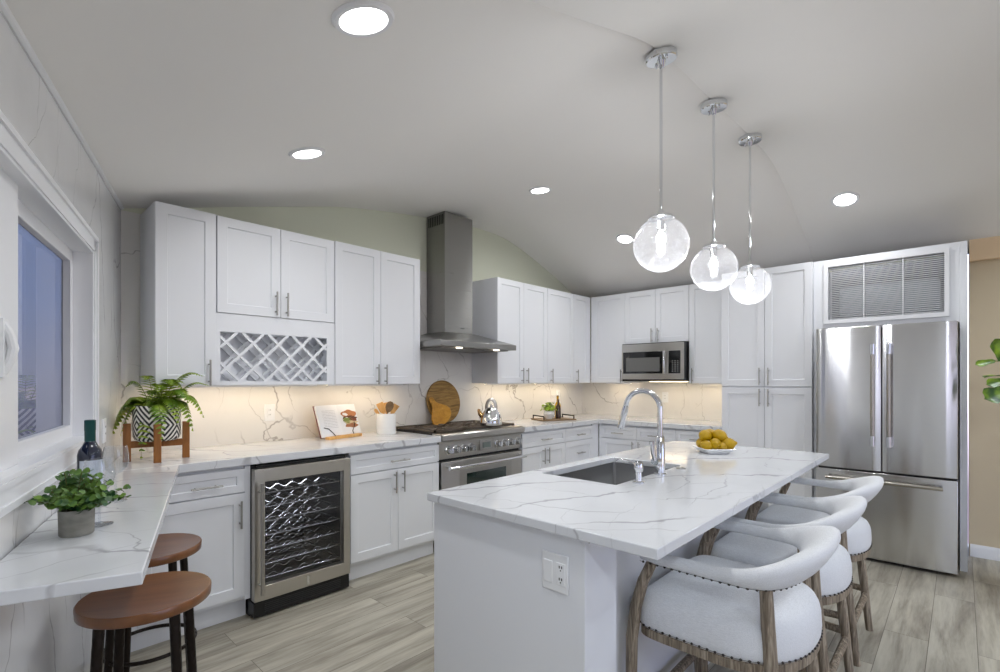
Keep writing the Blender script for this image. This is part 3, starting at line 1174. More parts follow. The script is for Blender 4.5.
# faucet
t = thing('kitchen_faucet', 'chrome gooseneck pull-down faucet standing behind the island sink', 'faucet', (2.139, 1.0, CT))
mb = MB(); mb.lathe([(0.027, 0), (0.027, 0.005), (0.0215, 0.010), (0.0215, 0.118), (0.0195, 0.123), (0.0195, 0.17), (0.016, 0.176)], 28); obj('faucet_body', mb, M_chrome, t)
mb = MB()
pts = [(0, 0, 0.17), (0, 0, 0.24), (0, 0, 0.297)]
for k in range(1, 15):
    a = PI * k / 14 * 0.97
    pts.append((0, 0.086 - 0.086 * math.cos(a), 0.297 + 0.082 * math.sin(a)))
mb.tube(pts, 0.0122, 16); obj('spout', mb, M_chrome, t)
mb = MB()
e = Vector(pts[-1]); d = (Vector(pts[-1]) - Vector(pts[-2])).normalized()
d = (d + Vector((0, 0.05, 0))).normalized()
mb.tube([e, e + d * 0.012, e + d * 0.02, e + d * 0.10, e + d * 0.112], [0.0132, 0.0142, 0.015, 0.0168, 0.0145], 16); obj('spray_head', mb, M_chrome, t)
mb = MB()
mb.tube([(-0.02, 0, 0.062), (-0.056, 0.0, 0.066)], 0.018, 18)
mb.tube([(-0.052, 0, 0.07), (-0.060, 0.006, 0.10), (-0.064, 0.010, 0.155)], [0.008, 0.0085, 0.0105], 12)
obj('lever', mb, M_chrome, t)
# soap dispenser
t = thing('soap_dispenser', 'small chrome soap dispenser pump beside the sink', 'soap dispenser', (1.905, 0.985, CT))
mb = MB(); mb.lathe([(0.026, 0), (0.026, 0.005), (0.015, 0.009), (0.0135, 0.03), (0.0125, 0.055)], 24); obj('base', mb, M_chrome, t)
mb = MB(); mb.lathe([(0.018, 0.048), (0.019, 0.055), (0.019, 0.082), (0.016, 0.087)], 20)
mb.tube([(0.0, 0.01, 0.077), (-0.01, 0.05, 0.088), (-0.014, 0.082, 0.09), (-0.016, 0.094, 0.083)], [0.0065, 0.006, 0.005, 0.0045], 10); obj('pump_head', mb, M_chrome, t)
mb = MB(); mb.lathe([(0.022, 0), (0.022, 0.004), (0.019, 0.007), (0.011, 0.007), (0.010, 0.009)], 24)
o = obj('air_switch', mb, M_nickel); o.location = (2.345, 0.992, CT); tag(o, 'small round metal air switch button on the island countertop', 'button')

# ------------------------------------------------------------------ wine cooler
t = thing('wine_cooler', 'stainless framed wine cooler with black interior under the counter', 'wine cooler', (1.080, 2.872, 0))
cw = 0.588
mb = MB()
mb.box(0.004, 0.024, 0.05, 0.62, 0.10, 0.858); mb.box(cw - 0.024, cw - 0.004, 0.05, 0.62, 0.10, 0.858)
mb.box(0.024, cw - 0.024, 0.60, 0.62, 0.10, 0.858); mb.box(0.024, cw - 0.024, 0.05, 0.60, 0.835, 0.858); mb.box(0.024, cw - 0.024, 0.05, 0.60, 0.10, 0.13)
mb.box(0.004, cw - 0.004, 0.09, 0.6, 0.0, 0.10)
obj('body', mb, M_dark, t)
dr = None
mb = MB()
zb, zt = 0.102, 0.842
xl, xr = 0.056, cw - 0.044
zl, zu = 0.182, 0.768
mb.box(0, xl, 0, 0.045, zb, zt); mb.box(xr, cw, 0, 0.045, zb, zt)
mb.box(xl, xr, 0, 0.045, zb, zl); mb.box(xl, xr, 0, 0.045, zu, zt)
dr = obj('door', mb, M_wine_steel, t, 0.002)
mb = MB(); mb.box(xl, xr, 0.010, 0.016, zl, zu); obj('glass_panel', mb, M_coolglass, dr)
mb = MB()
mb.tube([(0.024, -0.045, 0.15), (0.024, -0.045, 0.77)], 0.0095, 14)
for z in (0.2, 0.72):
    mb.tube([(0.024, -0.045, z), (0.024, 0.002, z)], 0.007, 10)
obj('handle', mb, M_nickel, dr)
mb = MB(); mb.box(0.30, 0.315, -0.002, 0.001, 0.115, 0.165); obj('badge', mb, M_chrome, dr)
M_wire = mat('shelf_wire', srgb(176, 178, 182), 0.22, 1.0)
for k in range(7):
    z = 0.20 + k * 0.082
    mb = MB()
    for y in (0.10, 0.22, 0.34, 0.46, 0.56):
        pts = [(0.035 + 0.515 * i / 48, y, z + 0.011 * math.sin(2 * PI * i / 48 * 5.5 + (y * 9))) for i in range(49)]
        mb.tube(pts, 0.0021, 5)
    for x in (0.035, 0.55):
        mb.tube([(x, 0.07, z), (x, 0.57, z)], 0.003, 6)
    mb.tube([(0.028, 0.075, z - 0.004), (0.56, 0.075, z - 0.004)], 0.004, 6)
    obj('wire_shelf', mb, M_wire, t)
mb = MB()
mb.box(0.0, cw, 0.012, 0.09, 0.012, 0.094)
g = obj('toe_grille', mb, M_dark, t, 0.003)
mb = MB()
for i in range(5):
    mb.box(0.06, cw - 0.06, 0.008, 0.0125, 0.030 + i * 0.011, 0.035 + i * 0.011)
obj('vent_slats', mb, mat('grille_grey', srgb(44, 44, 46), 0.4), g)
area('cooler_lamp', (0.295, 0.12, 0.828), 0.4, 0.06, 1.6, (0.92, 0.96, 1.0), t)
mb = MB(); mb.box(0.02, cw - 0.02, 0.02, 0.05, 0.846, 0.862); obj('control_strip', mb, M_blackglass, t)

# ------------------------------------------------------------------ range
t = thing('range_cooker', 'stainless steel professional gas range with eight control knobs', 'range', (2.457, 2.915, 0))
rw = 0.968
mb = MB()
mb.box(0.004, rw - 0.004, 0.045, 0.630, 0.10, 0.905)
obj('body', mb, M_dark, t, 0.002)
mb = MB()
pr = [(0.07, 0.722), (0.03, 0.726), (0.016, 0.86), (-0.006, 0.868), (-0.028, 0.878), (-0.030, 0.915), (-0.018, 0.926), (0.10, 0.926)]
mb.loft([[(x, y, z) for y, z in pr] for x in (0.0, rw)])
cp = obj('control_panel', mb, M_steel, t, 0.002)
kn = [0.095, 0.178, 0.256, 0.336, 0.655, 0.738, 0.824, 0.915]
for i, x in enumerate(kn):
    mb = MB()
    Mk = Matrix.Translation((x, 0.020, 0.795)) @ Matrix.Rotation(R(90), 4, 'X')
    mb.lathe([(0.034, -0.004), (0.034, 0.005), (0.028, 0.009), (0.026, 0.040), (0.023, 0.045)], 20, M=Mk)
    mb.box(x - 0.005, x + 0.005, -0.036, -0.022, 0.772, 0.818)
    obj('knob', mb, M_chrome, t)
mb = MB(); mb.box(0.44, 0.59, 0.010, 0.030, 0.755, 0.845); dp = obj('display_panel', mb, M_nickel, t, 0.003)
mb = MB(); mb.box(0.468, 0.562, 0.007, 0.011, 0.777, 0.822); obj('lcd', mb, M_lcd, dp)
mb = MB()
mb.box(0.012, rw - 0.012, 0.0, 0.045, 0.165, 0.708)
od = obj('oven_door', mb, M_steel, t, 0.003)
mb = MB(); mb.box(0.20, rw - 0.15, -0.003, 0.001, 0.28, 0.630); obj('window_frame', mb, M_nickel, od, 0.002)
mb = MB(); mb.box(0.275, rw - 0.225, -0.0045, -0.002, 0.32, 0.592); obj('oven_window', mb, M_ovenglass, od)
mb = MB()
mb.tube([(0.035, -0.065, 0.664), (rw - 0.03, -0.065, 0.664)], 0.0135, 14)
for x in (0.07, rw - 0.07):
    mb.tube([(x, -0.065, 0.664), (x, 0.002, 0.672)], [0.012, 0.017], 12)
obj('handle', mb, M_chrome, od)
mb = MB(); mb.box(0.02, rw - 0.02, 0.05, 0.07, 0.0, 0.155); obj('kick_panel', mb, M_steel, t)
mb = MB(); mb.box(0.002, rw - 0.002, 0.06, 0.630, 0.905, 0.922); obj('cooktop', mb, M_black, t)
for i in range(3):
    x0 = 0.016 + i * 0.313
    x1 = x0 + 0.309
    mb = MB()
    zg = 0.948
    for y in (0.085, 0.342, 0.598):
        mb.box(x0, x1, y, y + 0.016, zg - 0.016, zg)
    for x in (x0, x1 - 0.016):
        mb.box(x, x + 0.016, 0.085, 0.614, zg - 0.016, zg)
        for y in (0.09, 0.598):
            mb.box(x, x + 0.016, y, y + 0.014, 0.921, zg - 0.01)
    for yc in (0.218, 0.478):
        for k in range(8):
            a = 2 * PI * k / 8 + PI / 8
            r0, r1 = 0.045, 0.15
            p = [Vector((x0 + 0.154 + r * math.cos(a), yc + r * math.sin(a) * 0.93, zg - 0.006 + (0.004 if j == 0 else 0))) for j, r in enumerate((r0, r1))]
            mb.tube(p, 0.0075, 6)
    obj('grate', mb, M_iron, t)
    for yc in (0.218, 0.478):
        mb = MB(); mb.lathe([(0.05, 0.921), (0.048, 0.93), (0.036, 0.932), (0.034, 0.940), (0.02, 0.942)], 20, (x0 + 0.154, yc, 0)); obj('burner', mb, M_iron, t)

# ------------------------------------------------------------------ range hood
t = thing('range_hood', 'stainless steel chimney range hood above the gas range', 'range hood', (2.945, 3.548, 1.6))
mb = MB()
xl, xr, yf, yb = -0.445, 0.447, -0.588, 0.0
zb, zf = 0.012, 0.056
mb.loft([[(xl, yf, zb), (xr, yf, zb), (xr, yb, zb), (xl, yb, zb)], [(xl, yf, zf), (xr, yf, zf), (xr, yb, zf), (xl, yb, zf)],
         [(xl + 0.005, yf + 0.005, zf + 0.004), (xr - 0.005, yf + 0.005, zf + 0.004), (xr - 0.005, yb, zf + 0.004), (xl + 0.005, yb, zf + 0.004)],
         [(-0.125, -0.262, 0.165), (0.230, -0.262, 0.165), (0.230, 0, 0.165), (-0.125, 0, 0.165)]])
obj('canopy', mb, M_steel_hood, t, 0.002)
mb = MB(); mb.box(-0.115, 0.220, -0.250, 0.0, 0.13, 1.222)
ch = obj('chimney', mb, M_steel_hood, t, 0.002)
mb = MB()
for i in range(9):
    y = -0.23 + i * 0.024
    mb.box(-0.117, -0.114, y, y + 0.011, 1.115, 1.20)
obj('vent_slots', mb, M_black, ch)
mb = MB(); mb.box(0.07, 0.115, -0.2525, -0.2495, 0.205, 0.212); obj('nameplate', mb, mat('nameplate_grey', srgb(96, 96, 96), 0.4, 0.6), ch)
mb = MB(); mb.box(-0.40, 0.40, -0.53, -0.06, 0.004, 0.013); obj('filter', mb, mat('filter_mesh', srgb(120, 118, 114), 0.4, 1.0), t)
for x in (-0.22, 0.22):
    mb = MB(); mb.lathe([(0.028, 0.013), (0.028, 0.002), (0.02, 0.001)], 20, (x, -0.552, 0)); obj('hood_lamp', mb, M_hoodled, t)
    area('hood_light', (x, -0.552, -0.004), 0.05, 0.05, P_HOOD, (1, 0.9, 0.76), t, spread=130, shape='DISK')

# ------------------------------------------------------------------ microwave
t = thing('microwave_oven', 'stainless over-the-range style microwave with black glass door', 'microwave', (4.90, 2.735, 0), RB)
mwz0, mwz1, mw = 1.330, 1.737, 0.694
mb = MB(); mb.box(0, mw, 0.012, 0.44, mwz0, mwz1); obj('body', mb, M_dark, t, 0.002)
mb = MB(); mb.box(0.0, mw, 0, 0.012, mwz0 + 0.022, mwz1 - 0.008); fc = obj('front_panel', mb, M_steel, t, 0.003)
mb = MB(); mb.box(0.018, 0.47, -0.004, 0.002, mwz0 + 0.082, mwz1 - 0.092); dg = obj('door_glass', mb, M_blackglass, t, 0.002)
mb = MB(); mb.box(0.055, 0.44, -0.0055, -0.003, mwz0 + 0.105, mwz1 - 0.155); obj('window_mesh', mb, mat('microwave_window', srgb(104, 104, 102), 0.25), dg)
mb = MB(); mb.box(0.535, 0.660, -0.004, 0.002, mwz0 + 0.082, mwz1 - 0.092); kp = obj('control_panel', mb, M_blackglass, t, 0.002)
mb = MB()
for r in range(6):
    for c in range(3):
        mb.box(0.572 + c * 0.027, 0.586 + c * 0.027, -0.005, -0.0038, mwz0 + 0.10 + r * 0.021, mwz0 + 0.110 + r * 0.021)
obj('buttons', mb, mat('key_print', srgb(120, 120, 118), 0.5), kp)
mb = MB()
mb.tube([(0.502, -0.03, mwz0 + 0.085), (0.502, -0.04, mwz0 + 0.12), (0.502, -0.04, mwz1 - 0.13), (0.502, -0.03, mwz1 - 0.095)], 0.011, 12)
for z in (mwz0 + 0.1, mwz1 - 0.11):
    mb.tube([(0.502, -0.034, z), (0.502, 0.002, z)], 0.009, 10)
obj('handle', mb, M_chrome, t)

# ------------------------------------------------------------------ refrigerator
t = thing('refrigerator', 'stainless steel french-door refrigerator with bottom freezer drawer', 'refrigerator', (4.548, 0.838, 0), RB)
fw = 0.823
mb = MB(); mb.box(0.006, fw - 0.006, 0.075, 0.66, 0.03, 1.735); mb.box(0.03, fw - 0.03, 0.10, 0.6, 0.0, 0.03); obj('body', mb, mat('fridge_side', srgb(70, 71, 73), 0.5), t)


def fdoor(name, x0, x1, z0, z1, bow=0.004):
    mb = MB()
    secs = []
    n = 13
    for i in range(n):
        u = i / (n - 1)
        x = x0 + (x1 - x0) * u
        y = -bow * (1 - (2 * u - 1) ** 2)
        ed_ = 0.006 * max(0, 1 - min(u, 1 - u) * (x1 - x0) / 0.008)
        secs.append([(x, y + ed_, z0), (x, y + ed_, z1), (x, 0.07, z1), (x, 0.07, z0)])
    mb.loft(secs)
    return obj(name, mb, M_steel_fridge, t, 0.003)


M_rod = mat('handle_steel', srgb(176, 172, 164), 0.25, 1.0)
sx = 0.4125
for x0, x1, hx in ((0.0, sx - 0.003, sx - 0.048), (sx + 0.003, fw, sx + 0.046)):
    d_ = fdoor('door', x0, x1, 0.672, 1.745)
    mb = MB(); mb.tube([(hx, -0.058, 0.93), (hx, -0.058, 1.535)], 0.0135, 14); h_ = obj('handle', mb, M_rod, d_)
    mb = MB()
    for za, zb_ in ((0.86, 0.935), (1.53, 1.605)):
        mb.tube([(hx, -0.058, za), (hx, -0.058, zb_)], 0.0165, 14)
        zc = (za + zb_) / 2
        mb.tube([(hx, -0.056, zc), (hx, 0.002, zc)], 0.010, 10)
    obj('handle_mount', mb, M_chrome, h_)
d_ = fdoor('freezer_drawer', 0.0, fw, 0.026, 0.658)
mb = MB()
mb.tube([(0.075, -0.055, 0.602), (fw - 0.075, -0.055, 0.602)], 0.0135, 14)
for x in (0.11, fw - 0.11):
    mb.tube([(x, -0.055, 0.602), (x, 0.002, 0.602)], 0.010, 10)
obj('handle', mb, M_rod, d_)

# ------------------------------------------------------------------ ceiling downlights


def slope(x):
    return math.atan2(hz(x + 0.03) - hz(x - 0.03), 0.06)


DL = [(0.772, 1.258, 'round recessed ceiling downlight at the top of the photo, nearest the window wall'),
      (1.162, 2.418, 'recessed ceiling downlight above the wine rack cabinet'),
      (3.080, 2.439, 'recessed ceiling downlight right of the hood chimney top'),
      (4.369, 2.403, 'recessed ceiling downlight half hidden behind the nearest glass globe pendant'),
      (4.458, 0.634, 'recessed ceiling downlight near the air vent grille'),
      (-0.15, -0.55, 'added fill downlight behind the camera, beside the window wall'),  # from here on, fill lamps added out of view
      (2.6, -1.2, 'added fill downlight behind the camera, in the middle'),
      (4.3, -1.0, 'added fill downlight behind the camera by the beige wall'),
      (0.6, -2.0, 'added fill downlight near the unseen glazed door, left'),
      (2.6, -2.5, 'added fill downlight near the unseen glazed door, right')]
for i, (x, y, lb) in enumerate(DL):
    t = thing('ceiling_downlight', lb, 'ceiling light', (x, y, cz(x, y)), 0, 'recessed ceiling downlights')
    t.rotation_euler = (0, -slope(x), 0)
    mb = MB(); mb.lathe([(0.088, 0.004), (0.090, -0.002), (0.084, -0.010), (0.070, -0.010), (0.066, -0.003), (0.066, 0.004)], 40); obj('trim_ring', mb, M_trim, t)
    mb = MB(); mb.lathe([(0.066, 0.002), (0.066, -0.005), (0.05, -0.007), (0.005, -0.0075)], 40); obj('lens', mb, M_lamp, t)
    area('downlight_lamp', (0, 0, -0.016), 0.12, 0.12, P_DOWN if i < 5 else P_FILL, C_DOWN if i < 5 else C_FILL, t, spread=165, shape='DISK')

# ------------------------------------------------------------------ pendants
PD = [(2.083, 1.940, 'glass globe pendant nearest the camera, hung left of the other two'), (2.72, 1.940, 'middle of the three glass globe pendants over the island'),
      (3.343, 1.938, 'glass globe pendant farthest from the camera, nearest the pantry')]
for x, zg, lb in PD:
    zc = cz(x, 0.97)
    t = thing('pendant_light', lb, 'pendant light', (x, 0.97, zc), 0, 'glass globe pendants over the island')
    mb = MB()
    Ms = Matrix.Rotation(-slope(x), 4, 'Y')
    mb.lathe([(0.068, 0.002), (0.068, -0.022), (0.064, -0.027), (0.02, -0.028), (0.012, -0.05), (0.010, -0.055)], 36, M=Ms)
    cn = obj('canopy', mb, M_chrome, t)
    mb = MB()
    for a in (-0.035, 0.035):
        mb.lathe([(0.006, -0.027), (0.006, -0.036), (0.004, -0.039)], 10, M=Ms @ Matrix.Translation((a * 0.7, a, 0)))
    obj('canopy_screws', mb, M_chrome, cn)
    d = zg - zc
    mb = MB(); mb.tube([(0, 0, -0.03), (0, 0, d + 0.13)], 0.0065, 12); obj('rod', mb, M_chrome, t)
    mb = MB(); mb.lathe([(0.012, d + 0.150), (0.014, d + 0.134), (0.052, d + 0.126), (0.056, d + 0.114), (0.052, d + 0.112), (0.018, d + 0.110), (0.017, d + 0.06), (0.014, d + 0.058)], 28); obj('socket_cap', mb, M_chrome, t)
    mb = MB()
    rg = 0.119
    prf = []
    for k in range(29):
        a = PI * (k / 28) * 0.865 + 0.02
        prf.append((rg * math.sin(a), d - rg * math.cos(a)))
    secs = [[(r * math.cos(2 * PI * j / 48), r * math.sin(2 * PI * j / 48), z) for j in range(48)] for r, z in prf]
    mb.loft(secs, cap=False)
    obj('globe', mb, M_globe, t)
    mb = MB(); mb.lathe([(0.008, d + 0.058), (0.013, d + 0.045), (0.019, d + 0.026), (0.019, d + 0.012), (0.013, d - 0.002), (0.004, d - 0.007)], 20); obj('bulb', mb, M_bulb, t)
    l = bpy.data.lights.new('pendant_lamp', 'POINT'); l.energy = P_PEND; l.color = C_PEND; l.shadow_soft_size = 0.035
    o = bpy.data.objects.new('pendant_lamp', l); COL.objects.link(o); o.parent = t; o.location = (0, 0, d - 0.045)

# ------------------------------------------------------------------ under-cabinet light bars
UB = [(0.72, 1.70, 'A', 'slim warm light bar under the wine rack cabinet'), (1.78, 2.45, 'A', 'slim warm light bar under the cabinet left of the hood'),
      (3.43, 4.12, 'A', 'slim warm light bar under the cabinet right of the hood'), (4.20, 4.95, 'A', 'slim warm light bar under the corner cabinets'),
      (3.10, 2.78, 'B', 'slim warm light bar left of the microwave'), (2.00, 1.66, 'B', 'slim warm light bar between microwave and pantry')]
for a, b, wl, lb in UB:
    if wl == 'A':
        t = thing('light_bar', lb, 'light', ((a + b) / 2, 3.40, UZ0), 0, 'under-cabinet light bars')
        L = b - a
    else:
        t = thing('light_bar', lb, 'light', (5.20, (a + b) / 2, UZ0), RB, 'under-cabinet light bars')
        L = abs(a - b)
    mb = MB(); mb.box(-L / 2, L / 2, -0.016, 0.016, -0.005, 0.0); mb.box(-L / 2, L / 2, -0.018, -0.014, -0.0125, 0.0); obj('housing', mb, M_whitepl, t)
    mb = MB(); mb.box(-L / 2 + 0.01, L / 2 - 0.01, -0.011, 0.011, -0.009, -0.005); obj('diffuser', mb, M_led, t)
    area('bar_lamp', (0, 0, -0.0105), L - 0.02, 0.022, P_UNDER * L / 0.7, C_UNDER, t)
t = thing('light_bar', 'small warm task light under the microwave', 'light', (5.12, 2.30, mwz0), RB, 'under-cabinet light bars')
mb = MB(); mb.box(-0.2, 0.2, -0.025, 0.025, -0.006, 0.0); obj('diffuser', mb, M_led, t)
area('bar_lamp', (0, 0, -0.012), 0.38, 0.05, P_UNDER * 0.8, C_UNDER, t)

# ------------------------------------------------------------------ wall outlets


def outlet(loc, rz, label, gang=1):
    t = thing('outlet_plate', label, 'outlet', loc, rz)
    hw = 0.036 if gang == 1 else 0.058
    mb = MB(); mb.box(-hw, hw, -0.006, 0, -0.058, 0.058); obj('cover_plate', mb, M_whitepl, t, 0.002)
    for c in ((0,) if gang == 1 else (-0.023, 0.023)):
        mb = MB(); mb.box(c - 0.016, c + 0.016, -0.008, -0.005, -0.033, 0.033); s = obj('socket', mb, M_whitepl, t, 0.001)
        mb = MB()
        for zc in (-0.018, 0.014):
            mb.box(c - 0.006, c - 0.004, -0.0087, -0.0078, zc, zc + 0.008); mb.box(c + 0.004, c + 0.006, -0.0087, -0.0078, zc, zc + 0.008)
        obj('slots', mb, M_dark, s)


outlet((1.434, YA, 1.115), 0, 'white outlet plate on the backsplash left of the cookbook')
outlet((4.83, YA, 1.17), 0, 'white outlet plate on the backsplash behind the serving tray')
outlet((XB, 2.44, 1.15), RB, 'white outlet plate on the backsplash behind the faucet')
outlet(tuple(MW @ Vector((0, 0.56, 1.10))), -PI / 2 - WA + PI, 'outlet plate on the window wall behind the wine bottle')

# ------------------------------------------------------------------ upholstered counter stools


def outline(sc, z, hw=0.272, yf=0.245, yb=0.262, n=44):
    pts = []
    for i in range(n):
        a = 2 * PI * i / n
        c, s = math.cos(a), math.sin(a)
        e = 2 / 9.0 if s > 0 else 2 / 2.35
        ex = e if s > 0 else 2 / 2.35
        x = math.copysign(abs(c) ** ex, c) * hw * sc
        y = math.copysign(abs(s) ** e, s) * (yf if s > 0 else yb) * sc
        pts.append((x, y, z))
    return pts


def beads(mb, pts, pitch, r, closed=False):
    """a beaded nail strip along a polyline"""
    pts = [Vector(p) for p in pts] + ([Vector(pts[0])] if closed else [])
    out, acc = [], 0.0
    for a, b in zip(pts[:-1], pts[1:]):
        L = (b - a).length
        n = max(1, int(L / (pitch / 12)))
        for k in range(n):
            out.append((a.lerp(b, k / n), acc + L * k / n))
        acc += L
    rr = []
    for p, d in out:
        f = abs(((d / pitch) % 1.0) - 0.5) * pitch
        rr.append(math.sqrt(max(r * r - f * f, (0.0006) ** 2)))
    mb.tube([p for p, d in out], rr, 6, closed=closed)


def make_counter_stool(label, loc):
    t = thing('counter_stool', label, 'stool', loc, 0, 'upholstered counter stools at the island')
    ou = lambda sc, z, n=56: outline(sc, z, 0.276, 0.266, 0.226, n)
    mb = MB(); mb.loft([ou(0.97, 0.466), ou(1.0, 0.471), ou(1.0, 0.497), ou(0.98, 0.502)]); obj('seat_frame', mb, M_grey_oak, t)
    mb = MB()
    mb.loft([ou(0.99, 0.501), ou(1.010, 0.511), ou(1.018, 0.535), ou(1.010, 0.572), ou(0.99, 0.594), ou(0.955, 0.610), ou(0.88, 0.622), ou(0.7, 0.634), ou(0.4, 0.641), ou(0.12, 0.643)])
    obj('seat_cushion', mb, M_linen, t, sharp=80)
    mb = MB(); beads(mb, ou(1.015, 0.508, 120), 0.024, 0.0042, True); obj('nailhead_trim', mb, M_nail, t)
    for s in (-1, 1):
        mb = MB()
        pts = [(s * 0.278, 0.250, 0), (s * 0.283, 0.262, 0.17), (s * 0.285, 0.270, 0.34), (s * 0.285, 0.268, 0.46), (s * 0.283, 0.254, 0.57), (s * 0.279, 0.230, 0.66), (s * 0.273, 0.198, 0.735)]
        mb.tube(pts, [0.016, 0.0185, 0.020, 0.0205, 0.0195, 0.0185, 0.017], 12); obj('leg', mb, M_grey_oak, t)
        mb = MB()
        pts = [(s * 0.222, -0.200, 0), (s * 0.226, -0.170, 0.3), (s * 0.230, -0.148, 0.52), (s * 0.234, -0.138, 0.73)]
        mb.tube(pts, [0.0165, 0.020, 0.0205, 0.018], 12); obj('leg', mb, M_grey_oak, t)
        mb = MB(); mb.tube([(s * 0.284, 0.262, 0.215), (s * 0.225, -0.180, 0.215)], 0.0145, 10, flat=1.15); obj('stretcher', mb, M_grey_oak, t)
    mb = MB(); mb.tube([(-0.225, -0.182, 0.185), (0.225, -0.182, 0.185)], 0.0155, 10, flat=1.15); obj('stretcher', mb, M_grey_oak, t)
    mb = MB(); mb.tube([(-0.283, 0.262, 0.19), (0.283, 0.262, 0.19)], 0.0165, 10); obj('foot_rail', mb, M_grey_oak, t)
    # arm and back rail: straight arms, tight corners, a wide flared back
    path = []
    AX, Y0, DP = 0.274, -0.070, 0.140
    for k in range(6):
        path.append((-AX, 0.235 + (Y0 - 0.235) * k / 5))
    nb = 30
    for k in range(1, nb):
        a = PI * k / nb
        ca, sa = math.cos(a), math.sin(a)
        path.append((-AX * math.copysign(abs(ca) ** 0.80, ca), Y0 - DP * abs(sa) ** 0.80))
    for k in range(6):
        path.append((AX, Y0 + (0.235 - Y0) * k / 5))
    secs, nails = [], []
    K = len(path)
    L = [0.0]
    for i in range(1, K):
        L.append(L[-1] + (Vector(path[i]) - Vector(path[i - 1])).length)
    for i, p in enumerate(path):
        q0, q1 = Vector(path[max(i - 1, 0)]), Vector(path[min(i + 1, K - 1)])
        tg = (q1 - q0).normalized()
        out = Vector((tg.y, -tg.x))
        if out.dot(Vector(p) - Vector((0, 0.05))) < 0:
            out = -out
        u = 1 - abs(2 * L[i] / L[-1] - 1)
        b = max(0.0, min(1.0, (u - 0.36) / 0.44))
        b = b * b * (3 - 2 * b)
        hh = 0.0195 + 0.043 * b
        th = 0.0255 + 0.0145 * b
        zc = 0.748 + 0.033 * b
        sec = []
        m_ = 18
        for j in range(m_):
            a = 2 * PI * j / m_
            cx = math.copysign(abs(math.cos(a)) ** 0.85, math.cos(a)) * th
            cz_ = math.copysign(abs(math.sin(a)) ** 0.85, math.sin(a)) * hh
            o2 = cx + (cz_ / hh) * 0.040 * b + 0.008 * b
            if i in (0, K - 1):
                o2 *= 0.7
                cz_ *= 0.7
            sec.append((p[0] + out.x * o2, p[1] + out.y * o2, zc + cz_))
        secs.append(sec)
        o3 = th * 0.72 - 0.030 * b
        nails.append((p[0] + out.x * o3, p[1] + out.y * o3, zc - hh * 0.84))
    mb = MB(); mb.loft(secs); obj('back_rail', mb, M_linen, t, sharp=80)
    mb = MB(); beads(mb, nails, 0.025, 0.0042); obj('nailhead_trim', mb, M_nail, t)
    return t


st = make_counter_stool('white upholstered counter stool nearest the camera at the island', (1.838, 0.56, 0))
dup(st, (2.455, 0.56, 0), 0, 'middle of the three white upholstered counter stools at the island')
dup(st, (3.072, 0.56, 0), 0, 'white upholstered counter stool nearest the refrigerator')

# ------------------------------------------------------------------ wooden bar stools


def make_wood_stool(label, loc, rz):
    t = thing('bar_stool', label, 'stool', loc, rz, 'wooden bar stools at the window bar')
    mb = MB(); mb.lathe([(0.02, 0.606), (0.180, 0.606), (0.1835, 0.609), (0.185, 0.636), (0.182, 0.640), (0.172, 0.639), (0.14, 0.635), (0.08, 0.632), (0.01, 0.631)], 56)
    obj('seat', mb, M_seatwood, t, sharp=50)
    for k in range(4):
        a = PI / 4 + k * PI / 2
        c, s = math.cos(a), math.sin(a)
        mb = MB(); mb.tube([(0.172 * c, 0.172 * s, 0), (0.156 * c, 0.156 * s, 0.3), (0.138 * c, 0.138 * s, 0.606)], [0.013, 0.0145, 0.0155], 12); obj('leg', mb, M_hammer, t)
    mb = MB(); mb.tube([(0.160 * math.cos(2 * PI * k / 48), 0.160 * math.sin(2 * PI * k / 48), 0.23) for k in range(48)], 0.008, 8, closed=True); obj('foot_ring', mb, M_hammer, t)
    return t


ws = make_wood_stool('round brown wooden bar stool nearest the camera, under the marble bar', (0.400, 1.972, 0), R(65))
dup(ws, (0.522, 2.505, 0), R(65), 'round brown wooden bar stool farther back, by the white base cabinet')

# ------------------------------------------------------------------ fern on a stand
FC = Vector((0.692, 3.18, CT))
t = thing('plant_stand', 'small teak plant stand with four square legs on the counter', 'plant stand', FC, R(-12))
for k in range(4):
    a = k * PI / 2
    Mk = Matrix.Rotation(a, 4, 'Z')
    mb = MB(); mb.box(0.114, 0.148, -0.017, 0.017, 0, 0.200, Mk); obj('leg', mb, M_teak, t, 0.002)
mb = MB(); mb.box(-0.114, 0.114, -0.012, 0.012, 0.070, 0.105); obj('crossbar', mb, M_teak, t, 0.001)
mb = MB(); mb.box(-0.012, 0.012, -0.114, 0.114, 0.0704, 0.1046); obj('crossbar', mb, M_teak, t, 0.001)
t = thing('potted_fern', 'green fern in a black and white geometric pot on the teak stand', 'plant', FC + Vector((0, 0, 0.105)))
mb = MB(); mb.lathe([(0.02, 0), (0.088, 0.0), (0.101, 0.010), (0.107, 0.026), (0.110, 0.165), (0.106, 0.188), (0.102, 0.165), (0.101, 0.14)], 48); obj('pot', mb, M_pot, t)
mb = MB(); mb.lathe([(0.102, 0.140), (0.06, 0.146), (0.01, 0.148)], 32); obj('soil', mb, M_soil, t)
random.seed(5)


